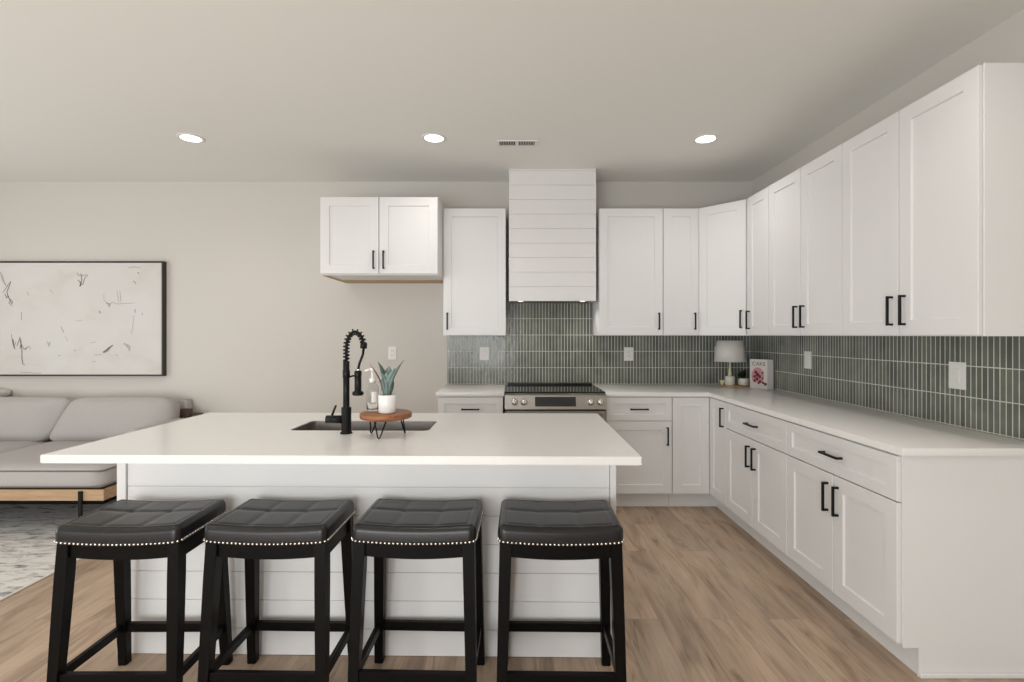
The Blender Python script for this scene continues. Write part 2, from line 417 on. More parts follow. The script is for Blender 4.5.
def two(w): return [(-w/2, 0), (0, w/2)]
def one(w): return [(-w/2, w/2)]
hp = 0.039
# above the empty refrigerator space
w = 0.926
wall_cabinet('short deep white two-door wall cabinet above the bare wall left of the hood', (-1.036, D-0.61, 0), 0, w, 0.608, 1.850, 2.458, two(w), (-hp, hp), raw=True)
w = 0.530
wall_cabinet('tall white single-door wall cabinet directly left of the shiplap hood', (-0.307, CBF, 0), 0, w, 0.328, ZU0, ZU1, one(w), (-w/2+hp,))
w = 0.538
wall_cabinet('tall white single-door wall cabinet directly right of the shiplap hood', (1.009, CBF, 0), 0, w, 0.328, ZU0, ZU1, one(w), (w/2-hp,))
w = 0.302
wall_cabinet('narrow white wall cabinet on the back wall beside the diagonal corner cabinet', (1.429, CBF, 0), 0, w, 0.328, ZU0, ZU1, one(w), (w/2-hp,))
# diagonal corner unit
cx0, cy1 = 1.581, 3.930
p0 = Vector((cx0+0.006, CBF)); p1 = Vector((CRX, cy1+0.03))
mid = (p0+p1)/2; dv = (p1-p0); wd = dv.length; ang = math.atan2(dv.y, dv.x)
r = thing('wall_cabinet', 'white diagonal corner wall cabinet above the small table lamp', 'cabinet', (mid.x, mid.y, 0), ang)
Mi = Matrix.Rotation(-ang, 3, 'Z')
poly = [Mi @ Vector((x-mid.x, y-mid.y, 0)) for x, y in ((cx0+0.001, CBF), (p0.x, p0.y), (p1.x, p1.y), (CRX, cy1+0.001), (XR-0.002, cy1+0.001), (XR-0.002, D-0.002), (cx0+0.001, D-0.002))]
bm = B(); prism(bm, [(v.x, v.y) for v in poly], ZU0, ZU1); obj('carcass', bm, M['white'], r)
door(r, -wd/2+0.008, wd/2-0.008, ZU0+0.004, ZU1-0.004, wd/2-0.042, ZU0+0.13)
# right wall
def yr(y0, y1): return ((y0+y1)/2, abs(y1-y0))
c, w = yr(3.930, 3.607)
wall_cabinet('narrow white wall cabinet on the right wall beside the diagonal corner cabinet', (CRX, c, 0), -PI/2, w-0.002, 0.328, ZU0, ZU1, one(w), (-w/2+hp,))
c, w = yr(3.607, 2.806)
wall_cabinet('wide white two-door wall cabinet on the right wall, the farther of two', (CRX, c, 0), -PI/2, w, 0.328, ZU0, ZU1, two(w), (-hp, hp))
c, w = yr(2.806, 1.984)
r = wall_cabinet('wide white two-door wall cabinet at the near end of the right wall', (CRX, c, 0), -PI/2, w, 0.328, ZU0, ZU1, two(w), (-hp, hp))
bm = B(); box(bm, w/2, w/2+0.006, -0.004, 0.328, ZU0, ZU1, 0.001); obj('end_panel', bm, M['white'], r)

# base cabinets
ZT = 0.116; ZC = 0.891
TOE = 0.065
def base_cabinet(label, loc, rz, w, doors, handles, dx0=None, dx1=None):
    r = thing('base_cabinet', label, 'cabinet', loc, rz)
    bm = B(); box(bm, -w/2+0.0008, w/2-0.0008, 0, 0.60, ZT, ZC, 0.001); obj('carcass', bm, M['white'], r)
    bm = B(); box(bm, -w/2+0.0008, w/2-0.0008, TOE, TOE+0.016, 0.0, ZT); obj('toe_kick', bm, M['white'], r)
    door(r, -w/2+GAP, w/2-GAP, 0.700, 0.882, 0, 0.791, 'drawer', hor=True, st=0.050)
    for i, (a, c) in enumerate(doors):
        door(r, a+GAP, c-GAP, 0.128, 0.694, handles[i], 0.694-0.115)
    return r
w = 0.516
base_cabinet('white base cabinet with one drawer left of the range', (-0.318, DBF, 0), 0, w, one(w), (-w/2+hp,))
w = 0.520
base_cabinet('white base cabinet with one drawer and one door right of the range', (1.004, DBF, 0), 0, w, one(w), (w/2-hp,))
# corner unit with two leaves
sx0, sy0 = 1.265, 3.664
r = thing('base_cabinet', 'white corner base cabinet with two tall narrow door leaves under the lamp', 'cabinet', (DRX, DBF, 0), 0)
def L_(pts): return [(x-DRX, y-DBF) for x, y in pts]
bm = B(); prism(bm, L_([(sx0+0.001, DBF), (DRX, DBF), (DRX, sy0+0.001), (XR-0.01, sy0+0.001), (XR-0.01, D-0.01), (sx0+0.001, D-0.01)]), ZT, ZC); obj('carcass', bm, M['white'], r)
bm = B(); prism(bm, L_([(sx0+0.001, DBF+TOE), (DRX+TOE, DBF+TOE), (DRX+TOE, sy0+0.001), (DRX+TOE+0.016, sy0+0.001), (DRX+TOE+0.016, DBF+TOE+0.016), (sx0+0.001, DBF+TOE+0.016)]), 0, ZT); obj('toe_kick', bm, M['white'], r)
door(r, sx0-DRX+GAP, -0.0225, 0.128, 0.882)
mt = Matrix.Rotation(-PI/2, 4, 'Z')
wl = DBF-sy0
door(r, 0.0225, wl-GAP, 0.128, 0.882, wl-0.04, 0.882-0.115, mtx=mt)
c, w = yr(3.664, 2.852)
base_cabinet('white base cabinet with wide drawer over two doors, middle of the right run', (DRX, c, 0), -PI/2, w, two(w), (-hp, hp))
c, w = yr(2.852, 2.034)
r = base_cabinet('white base cabinet with wide drawer over two doors, near end of the right run', (DRX, c, 0), -PI/2, w, two(w), (-hp, hp))
# finished end with toe notch (polygon in local y/z, extruded along local x)
bm = B()
pr = [(-0.004, ZT), (-0.004, ZC), (0.608, ZC), (0.608, 0), (TOE-0.006, 0), (TOE-0.006, ZT)]
a = [bm.verts.new((w/2, y, z)) for y, z in pr]; c2 = [bm.verts.new((w/2+0.008, y, z)) for y, z in pr]
bm.faces.new(a); bm.faces.new(list(reversed(c2)))
for i in range(6): bm.faces.new((a[i], a[(i+1) % 6], c2[(i+1) % 6], c2[i]))
obj('end_panel', bm, M['white'], r)
bm = B(); prism(bm, [(w/2+0.008, TOE-0.006), (w/2+0.020, TOE-0.006), (w/2+0.020, 0.608), (w/2+0.008, 0.608)], 0, 0.019, 0.004); obj('shoe_moulding', bm, M['trim'], r)

# ------------------------------------------------------------------ worktops
CT0, CT1 = ZC+0.0005, 0.923
bm = B(); box(bm, -0.590, -0.052, D-0.640, D-0.0095, CT0, CT1, 0.003, 2)
smooth(tag(obj('worktop', bm, M['quartz']), 'short white quartz worktop on the base cabinet left of the range', 'worktop'))
bm = B()
prism(bm, [(0.742, D-0.640), (XR-0.640, D-0.640), (XR-0.640, 2.000), (XR-0.0095, 2.000), (XR-0.0095, D-0.0095), (0.742, D-0.0095)], CT0, CT1, 0.003, 2)
smooth(tag(obj('worktop', bm, M['quartz']), 'long white L-shaped quartz worktop running round the right corner', 'worktop'))

# ------------------------------------------------------------------ backsplash
r = B(); box(r, -0.578, XR-0.0085, D-0.008, D-0.0005, CT1+0.0005, ZU0-0.001)
box(r, -0.040, 0.739, D-0.008, D-0.0005, ZU0-0.001, 1.70)
tag(obj('tile_backsplash', r, M['tile_x']), 'sage green stacked tile backsplash on the back wall behind the range', 'backsplash')
r = B(); box(r, XR-0.008, XR-0.0005, 1.99, D-0.0085, CT1+0.0005, ZU0-0.001)
tag(obj('tile_backsplash', r, M['tile_y']), 'sage green stacked tile backsplash on the right wall', 'backsplash')

# ------------------------------------------------------------------ hood
HX0, HX1, HY, HZ = -0.017, 0.713, 4.23, 1.657
r = thing('range_hood', 'tall white shiplap range hood rising to the ceiling above the range', 'range hood', ((HX0+HX1)/2, D, HZ))
def shiplap(bm, x0, x1, y0, y1, z0, z1, start, pitch, g=0.0030, back=True):
    """stack of boards with v-like shadow gaps, each board a bevelled box in one skin"""
    if back: box(bm, x0+0.0005, x1-0.0005, y0+0.006, y1-0.0002, z0+0.0005, z1-0.0005)
    z = start
    while z < z1-0.003:
        a, c = max(z, z0), min(z+pitch-g, z1)
        if c-a > 0.004: box(bm, x0, x1, y0, y1, a, c, 0.0012)
        z += pitch
hw = (HX1-HX0)/2
bm = B(); shiplap(bm, -hw, hw, HY-D, HY-D+0.015, 0, H-HZ-0.0005, 0.0, 0.1215)
box(bm, -hw, -hw+0.012, HY-D+0.0155, -0.009, 0, H-HZ-0.0005); box(bm, hw-0.012, hw, HY-D+0.0155, -0.009, 0, H-HZ-0.0005)
box(bm, -hw+0.012, hw-0.012, HY-D+0.0155, HY-D+0.025, 0, H-HZ-0.0005)
obj('shiplap_cladding', bm, M['ship'], r)
bm = B(); box(bm, -hw+0.013, hw-0.013, HY-D+0.026, -0.009, 0.006, 0.02); obj('filter_panel', bm, M['grease'], r)
for sx in (-0.265, 0.265):
    bm = B(); lathe(bm, [(0.020, 0.001), (0.023, 0.003), (0.023, 0.0065)], sx, HY-D+0.10, 20); obj('hood_lamp', bm, M['hoodlamp'], r)
    l = bpy.data.lights.new('hood_spot', 'SPOT'); l.energy = 3.5; l.spot_size = math.radians(140); l.spot_blend = 0.8; l.shadow_soft_size = 0.02; l.color = (1.0, 0.95, 0.87)
    lo = bpy.data.objects.new('hood_spot', l); C.objects.link(lo); lo.location = ((HX0+HX1)/2+sx, HY+0.10, HZ-0.004)

# ------------------------------------------------------------------ range
RX0, RX1 = -0.045, 0.735
rcx = (RX0+RX1)/2; rw = (RX1-RX0)/2-0.003
r = thing('range', 'stainless steel slide-in electric range between the white base cabinets', 'range', (rcx, D-0.02, 0))
yf = -0.655
bm = B(); box(bm, -rw+0.004, rw-0.004, yf+0.03, 0, 0.06, 0.905, 0.002)
for sx in (-1, 1):
    for yy in (yf+0.08, -0.06): lathe(bm, [(0.018, 0.0), (0.018, 0.07)], sx*(rw-0.05), yy, 12)
obj('oven_body', bm, M['plastic_black'], r)
bm = B(); box(bm, -rw-0.008, rw+0.008, yf+0.05, -0.002, 0.918, 0.926, 0.002); 
box(bm, -rw+0.002, rw-0.002, yf+0.05, -0.002, 0.905, 0.918)
ct = obj('cooktop', bm, M['glass_black'], r)
bm = B(); box(bm, -rw+0.01, rw-0.01, -0.060, -0.003, 0.926, 0.942, 0.004, 2); obj('rear_vent', bm, M['plastic_black'], r)
# sloped control panel
bm = B()
pr = [(yf+0.05, 0.918), (yf-0.012, 0.905), (yf-0.035, 0.800), (yf+0.05, 0.800)]
a = [bm.verts.new((-rw-0.006, y, z)) for y, z in pr]; c2 = [bm.verts.new((rw+0.006, y, z)) for y, z in pr]
bm.faces.new(a); bm.faces.new(list(reversed(c2)))
for i in range(4): bm.faces.new((a[i], a[(i+1) % 4], c2[(i+1) % 4], c2[i]))
bmesh.ops.bevel(bm, geom=bm.edges[:], offset=0.003, segments=2, affect='EDGES')
cp = obj('control_panel', bm, M['steel'], r)
sl = math.atan2(0.023, 0.105)            # tilt of the panel's face
def onpanel(x, t, out=0.0):              # t: 0 bottom .. 1 top of the sloped face
    y = yf-0.035+0.023*t; z = 0.800+0.105*t
    n = Vector((0, -math.cos(sl), math.sin(sl)))
    return Vector((x, y, z))+n*out
Rt = Matrix.Rotation(-sl, 4, 'X')
bm = B(); box(bm, -0.16, 0.155, -0.003, 0.002, -0.037, 0.037, 0.001)
for v in bm.verts: v.co = onpanel(0, 0.55, 0.0005)+(Rt.to_3x3() @ v.co)
obj('display', bm, M['display'], cp)
for kx in (-0.318, -0.245, 0.268, 0.342):
    m4 = Matrix.Translation(onpanel(kx, 0.52)) @ Rt @ Matrix.Rotation(PI/2, 4, 'X')
    bm = B(); lathe(bm, [(0.026, 0.0), (0.026, 0.006), (0.022, 0.008), (0.0205, 0.030), (0.018, 0.033)], 0, 0, 24, mtx=m4)
    vv = box(bm, -0.004, 0.004, -0.019, 0.019, 0.028, 0.041, 0.0015)
    for f in bm.faces: pass
    newv = [v for v in bm.verts if abs(v.co.x) <= 0.0041 and v.co.z >= 0.0279 and v.co.z <= 0.0411 and abs(v.co.y) <= 0.0191]
    for v in newv: v.co = m4 @ v.co
    obj('knob', bm, M['knob'], cp)
bm = B(); box(bm, -rw, rw, yf-0.010, yf+0.029, 0.215, 0.785, 0.003, 2); od = obj('oven_door', bm, M['steel'], r)
bm = B(); box(bm, -rw+0.09, rw-0.09, yf-0.013, yf-0.009, 0.32, 0.66, 0.001); obj('door_glass', bm, M['glass_black'], od)
bm = B()
tube(bm, [(-rw+0.03, yf-0.055, 0.755), (rw-0.03, yf-0.055, 0.755)], 0.012, 14)
for sx in (-1, 1): tube(bm, [(sx*(rw-0.06), yf-0.008, 0.755), (sx*(rw-0.06), yf-0.055, 0.755)], 0.009, 10)
obj('door_handle', bm, M['steel'], od)
bm = B(); box(bm, -rw, rw, yf-0.008, yf+0.029, 0.065, 0.205, 0.003, 2); obj('storage_drawer', bm, M['steel'], r)

# ------------------------------------------------------------------ island
IA = -math.radians(0.8)
il = Vector((-1.788, 1.915)); 
ir_dir = Vector((math.cos(IA), math.sin(IA))); iperp = Vector((-math.sin(IA), math.cos(IA)))
IW, ID = 2.278, 1.05
ic = il+ir_dir*(IW/2)+iperp*(ID/2)
isl = thing('kitchen_island', 'long white shiplap island with white quartz top and undermount sink', 'island', (ic.x, ic.y, 0), IA)
def toisl(x, y):                           # world -> island-local
    d = Vector((x-ic.x, y-ic.y)); return d.dot(ir_dir), d.dot(iperp)
bx0, bx1 = toisl(-1.690, 2.165)[0], toisl(0.444, 2.14)[0]
by0 = toisl(-0.6, 2.157)[1]; by1 = ID/2-0.03
IT0, IT1 = 0.885, 0.917
# body: hollow carcass
bm = B()
box(bm, bx0+0.02, bx1-0.02, by0+0.0175, by0+0.04, 0.0, IT0-0.001)
box(bm, bx0+0.02, bx1-0.02, by1-0.02, by1, 0.09, IT0-0.001)
box(bm, bx0, bx0+0.02, by0+0.002, by1, 0.0, IT0-0.001, 0.001); box(bm, bx1-0.02, bx1, by0+0.002, by1, 0.0, IT0-0.001, 0.001)
box(bm, bx0+0.02, bx1-0.02, by0+0.04, by1-0.02, 0.09, 0.11)
obj('carcass', bm, M['white'], isl)
bm = B(); shiplap(bm, bx0+0.040, bx1-0.026, by0+0.001, by0+0.017, 0.002, IT0-0.002, -0.005, 0.1215)
obj('shiplap_cladding', bm, M['ship'], isl)
for x0, x1 in ((bx0-0.001, bx0+0.038), (bx1-0.0245, bx1+0.001)):
    bm = B(); box(bm, x0, x1, by0-0.007, by0+0.016, 0.0, IT0-0.001, 0.0015); obj('corner_trim', bm, M['white'], isl)
# top with sink hole
sxa, sya = toisl(-1.062, 2.405); sxb, syb = toisl(-0.388, 2.685)
sya += 0.004
def ring_top(bm, X0, X1, Y0, Y1, hx0, hx1, hy0, hy1, z0, z1, r=0.03, n=5):
    outer = [(X0, Y0), (X1, Y0), (X1, Y1), (X0, Y1)]
    hole = []
    for cx_, cy_, a0 in ((hx0+r, hy0+r, PI), (hx1-r, hy0+r, 1.5*PI), (hx1-r, hy1-r, 0), (hx0+r, hy1-r, PI/2)):
        hole.append([(cx_+r*math.cos(a0+PI/2*k/n), cy_+r*math.sin(a0+PI/2*k/n)) for k in range(n+1)])
    layers = []
    for z in (z0, z1):
        ov = [bm.verts.new((x, y, z)) for x, y in outer]
        hv = [[bm.verts.new((x, y, z)) for x, y in q] for q in hole]
        layers.append((ov, hv))
        for i in range(4):
            j = (i+1) % 4
            if n:
                for k in range(n): bm.faces.new((ov[i], hv[i][k], hv[i][k+1]))
            bm.faces.new((ov[i], hv[i][n], hv[j][0], ov[j]))
    (o0, h0), (o1, h1) = layers
    for i in range(4):
        j = (i+1) % 4
        bm.faces.new((o0[i], o0[j], o1[j], o1[i]))
    f0 = [v for q in h0 for v in q]; f1 = [v for q in h1 for v in q]
    m = len(f0)
    for k in range(m): bm.faces.new((f0[k], f1[k], f1[(k+1) % m], f0[(k+1) % m]))
    return o0, o1
bm = B(); o0, o1 = ring_top(bm, -IW/2, IW/2, -ID/2, ID/2, sxa, sxb, sya, syb, IT0, IT1)
es = [e for e in bm.edges if e.verts[0] in o0+o1 and e.verts[1] in o0+o1]
bmesh.ops.bevel(bm, geom=es, offset=0.003, segments=2, affect='EDGES')
top = obj('countertop', bm, M['quartz'], isl); top['label'] = 'white quartz slab with sink cut-out'
# sink bowl (open box of steel)
bm = B()
e = 0.006; zb = 0.68
zt_ = IT1-0.004; q0 = 0.0008; q1 = 0.0030     # steel lines the cut-out right up to the slab's top edge
box(bm, sxa+0.028, sxb-0.028, sya+q0, sya+q1, zb, zt_); box(bm, sxa+0.028, sxb-0.028, syb-q1, syb-q0, zb, zt_)
box(bm, sxa+q0, sxa+q1, sya+0.028, syb-0.028, zb, zt_); box(bm, sxb-q1, sxb-q0, sya+0.028, syb-0.028, zb, zt_)
for cx_, cy_, a0 in ((sxa+0.03, sya+0.03, PI), (sxb-0.03, sya+0.03, 1.5*PI), (sxb-0.03, syb-0.03, 0), (sxa+0.03, syb-0.03, PI/2)):
    for k_ in range(6):
        f0, f1 = a0+PI/2*k_/6, a0+PI/2*(k_+1)/6
        prism(bm, [(cx_+rr_*math.cos(f_), cy_+rr_*math.sin(f_)) for rr_, f_ in ((0.0268, f0), (0.0288, f0), (0.0288, f1), (0.0268, f1))], zb, zt_)
box(bm, sxa-e, sxb+e, sya-e, syb+e, zb-0.006, zb)
lathe(bm, [(0.045, zb), (0.043, zb+0.003), (0.03, zb+0.001)], (sxa+sxb)/2, (sya+syb)/2, 24)
obj('sink_bowl', bm, M['sink'], isl)

# ------------------------------------------------------------------ faucet
fx, fy = (346.3-511)*2.335/505, 2.335
r = thing('faucet', 'matte black spring-neck faucet standing on the island in front of the sink', 'faucet', (fx, fy, IT1+0.0003))
k = 505/2.335
def fpx(x, y): return ((x-346.3)/k, (434-y)/k)     # photo pixel -> local x, z at the faucet's depth
bm = B(); lathe(bm, [(0.027, 0), (0.027, 0.006), (0.0225, 0.009), (0.0225, 0.118), (0.021, 0.121), (0.0145, 0.122), (0.0145, 0.255), (0.0165, 0.257), (0.0165, 0.290), (0.0145, 0.293), (0.0145, 0.333), (0.010, 0.335)], 0, 0, 28)
obj('column', bm, M['black'], r)
arcx, _ = fpx(363.8, 344)
pathp = [(0, 0, 0.333), (0, 0, 0.36), (0, 0, 0.395)]
R_ = arcx/2
for i in range(1, 17):
    a = PI-PI*i/16*0.96
    pathp.append((R_+R_*math.cos(a), 0, 0.395+R_*1.85*math.sin(a)))
bm = B(); tube(bm, pathp, 0.0065, 10); hose = obj('hose', bm, M['black'], r)
# spring: helix along the same path
def resample(pts, n):
    pts = [Vector(p) for p in pts]; d = [0]
    for a, c in zip(pts, pts[1:]): d.append(d[-1]+(c-a).length)
    out = []
    for i in range(n):
        s = d[-1]*i/(n-1); j = 0
        while j < len(d)-2 and d[j+1] < s: j += 1
        t = (s-d[j])/(d[j+1]-d[j]); out.append(pts[j].lerp(pts[j+1], t))
    return out
rp = resample(pathp, 420); hel = []
turns = 15
for i, p in enumerate(rp):
    a = rp[max(0, i-6)]; c = rp[min(len(rp)-1, i+6)]; t = (c-a).normalized()
    u = Vector((0, 1, 0)); v = t.cross(u)
    th = 2*PI*turns*i/len(rp); hel.append(p+0.0125*(math.cos(th)*u+math.sin(th)*v))
bm = B(); tube(bm, hel, 0.0034, 6); obj('spring', bm, M['black'], hose)
ex, ez = pathp[-1][0], pathp[-1][2]
hx, hz = fpx(358.0, 371)
bm = B(); tube(bm, [(ex+0.0005, 0, ez+0.012), (ex-0.001, 0, ez-0.012)], 0.0155, 16); obj('spring_collar', bm, M['black'], hose)
bm = B(); tube(bm, [(ex, 0, ez-0.008), (ex-0.004, 0, ez-0.04), (hx+0.006, 0, hz+0.03), (hx, 0, hz-0.002)], 0.0058, 10); obj('spray_hose', bm, M['black'], r)
z0 = fpx(0, 396)[1]
bm = B(); lathe(bm, [(0.020, z0), (0.0255, z0+0.003), (0.0255, z0+0.014), (0.0155, z0+0.022), (0.0155, z0+0.085), (0.0165, z0+0.087), (0.0165, hz-0.006), (0.010, hz)], hx, 0, 24)
sh = obj('spray_head', bm, M['black'], r)
bm = B(); tube(bm, [(hx, 0, hz-0.001), (hx, 0, hz+0.004)], 0.0135, 16); obj('collar_ring', bm, M['knob'], sh)['label'] = 'chrome ring'
az = fpx(0, 376.5)[1]
bm = B(); tube(bm, [(0.012, 0, az-0.006), (0.03, 0, az), (hx-0.012, 0, az)], 0.0042, 10)
obj('holder_arm', bm, M['black'], r)
hxl = fpx(326.5, 0)[0]; hzl = fpx(0, 420)[1]
bm = B(); tube(bm, [(-0.015, 0, hzl), (hxl, 0, hzl)], 0.0185, 20); hb = obj('valve_body', bm, M['black'], r)
l0 = fpx(332, 416); l1 = fpx(336, 406)
bm = B(); tube(bm, [(l0[0], 0, l0[1]), (l1[0], 0, l1[1])], [0.0055, 0.0045], 10); obj('lever', bm, M['black'], hb)

# ------------------------------------------------------------------ riser board with plant and bottles
rbx, rby = -0.567, 2.292; rz0 = IT1+0.0003; rt = rz0+0.105
r = thing('serving_riser', 'round reddish wood riser board on black hairpin legs beside the faucet', 'riser', (rbx, rby, rz0))
bm = B(); lathe(bm, [(0.108, 0.079), (0.114, 0.082), (0.116, 0.092), (0.115, 0.102), (0.111, 0.105)], 0, 0, 48)
obj('board', bm, M['acacia'], r)
for q in (-PI/2-0.12, PI/2-1.1, PI/2+1.1):
    c0 = Vector((math.cos(q), math.sin(q), 0)); tg = Vector((-c0.y, c0.x, 0))
    bm = B(); tube(bm, [c0*0.070+tg*0.028+Vector((0, 0, 0.080)), c0*0.086+tg*0.005+Vector((0, 0, 0.006)), c0*0.087+Vector((0, 0, 0.003)), c0*0.086-tg*0.005+Vector((0, 0, 0.006)), c0*0.070-tg*0.028+Vector((0, 0, 0.080))], 0.0032, 8)
    obj('hairpin_leg', bm, M['black'], r)
px_, py_ = -0.556, 2.272
r = thing('potted_plant', 'sage green pointed-leaf plant in white pot on the riser board', 'plant', (px_, py_, rt+0.0003))
bm = B(); lathe(bm, [(0.034, 0), (0.039, 0.004), (0.0405, 0.080), (0.0385, 0.082), (0.036, 0.080), (0.035, 0.070)], 0, 0, 36); obj('pot', bm, M['pot'], r)
bm = B(); lathe(bm, [(0.0345, 0.060), (0.0345, 0.072)], 0, 0, 24); obj('soil', bm, M['soil'], r)
def leaf(bm, az, lean, L, wid, curl, n=14):
    base = Vector((0.006*math.cos(az), 0.006*math.sin(az), 0.070)); d = Vector((math.cos(az), math.sin(az), 0)); s = Vector((-d.y, d.x, 0))
    rows = []
    ang_ = lean*0.35; p = base.copy(); st = L/n
    for i in range(n+1):
        t = i/n
        a = lean*0.45+curl*t
        if i: p = p+st*(d*math.sin(a)+Vector((0, 0, 1))*math.cos(a))
        w_ = 1.25*wid*(0.36+1.25*t)*(1-t**2.4) if t < 1 else 0.0
        w_ = max(w_, 0.0006)
        nrm = (d*math.cos(a)-Vector((0, 0, 1))*math.sin(a))
        rows.append([p-s*w_+(-nrm)*w_*0.45, p+nrm*0.0012, p+s*w_+(-nrm)*w_*0.45, p-nrm*0.0016])
    vr = [[bm.verts.new(q) for q in rw_] for rw_ in rows]
    for a, c in zip(vr, vr[1:]):
        for k_ in range(4):
            f = bm.faces.new((a[k_], a[(k_+1) % 4], c[(k_+1) % 4], c[k_])); f.smooth = True
    bm.faces.new(vr[0]); bm.faces.new(list(reversed(vr[-1])))
for az, lean, L, wid, curl, mm in ((PI*0.93, 0.30, 0.165, 0.024, 0.22, 'leaf'), (0.15, 0.35, 0.180, 0.025, 0.42, 'leaf'), (-PI/2+0.1, 0.2, 0.115, 0.030, 0.15, 'leaf'),
                              (PI/2, 0.2, 0.140, 0.024, 0.2, 'leaf'), (-0.5, 0.3, 0.140, 0.024, 0.30, 'leaf'), (PI*1.15, 0.25, 0.120, 0.024, 0.2, 'leaf'),
                              (PI*0.96, 0.75, 0.165, 0.009, 0.25, 'leaf_red')):
    bm = B(); leaf(bm, az, lean, L, wid, curl); o = obj('leaf', bm, M[mm], r)
    if mm == 'leaf_red': o['label'] = 'thin reddish leaf'
def bottle(label, x, y, rad, h, pump_h, group=None):
    r = thing('soap_bottle', label, 'bottle', (x, y, rt+0.0003))
    bm = B(); t = 0.0022
    out = [(rad-0.004, 0), (rad, 0.004), (rad, h*0.80), (rad*0.85, h*0.88), (0.011, h*0.95), (0.011, h)]
    inn = [(0.009, h), (0.009, h*0.945), (rad*0.8-t, h*0.87), (rad-t, h*0.79), (rad-t, 0.006), (0.001, 0.005)]
    lathe(bm, out+inn, 0, 0, 28, cap=False)
    bmesh.ops.contextual_create(bm, geom=[e for e in bm.edges if e.is_boundary and e.verts[0].co.z < 0.003])
    bmesh.ops.contextual_create(bm, geom=[e for e in bm.edges if e.is_boundary])
    obj('bottle_body', bm, M['clear'], r)
    n = 14; a = []; c2 = []
    bm = B()
    for i in range(n+1):
        th = -PI/2+0.1+1.1*i/n
        a.append(bm.verts.new(((rad+0.0005)*math.cos(th), (rad+0.0005)*math.sin(th), h*0.30))); c2.append(bm.verts.new(((rad+0.0005)*math.cos(th), (rad+0.0005)*math.sin(th), h*0.66)))
    for i in range(n): bm.faces.new((a[i], a[i+1], c2[i+1], c2[i]))
    obj('paper_label', bm, M['label'], r)
    bm = B(); lathe(bm, [(0.014, h-0.006), (0.014, h+0.014), (0.006, h+0.017), (0.006, h+pump_h-0.012), (0.012, h+pump_h-0.010), (0.012, h+pump_h), (0.010, h+pump_h+0.002)], 0, 0, 20)
    tube(bm, [(0, 0, h+pump_h-0.005), (-0.018, -0.006, h+pump_h-0.005), (-0.032, -0.011, h+pump_h-0.012)], 0.005, 8)
    obj('pump', bm, M['plate'], r)
bottle('clear soap bottle with tall white pump at the left of the white plant pot', -0.640, 2.334, 0.0275, 0.135, 0.060)
bottle('small clear soap bottle half hidden behind the plant pot', -0.592, 2.368, 0.020, 0.110, 0.040)

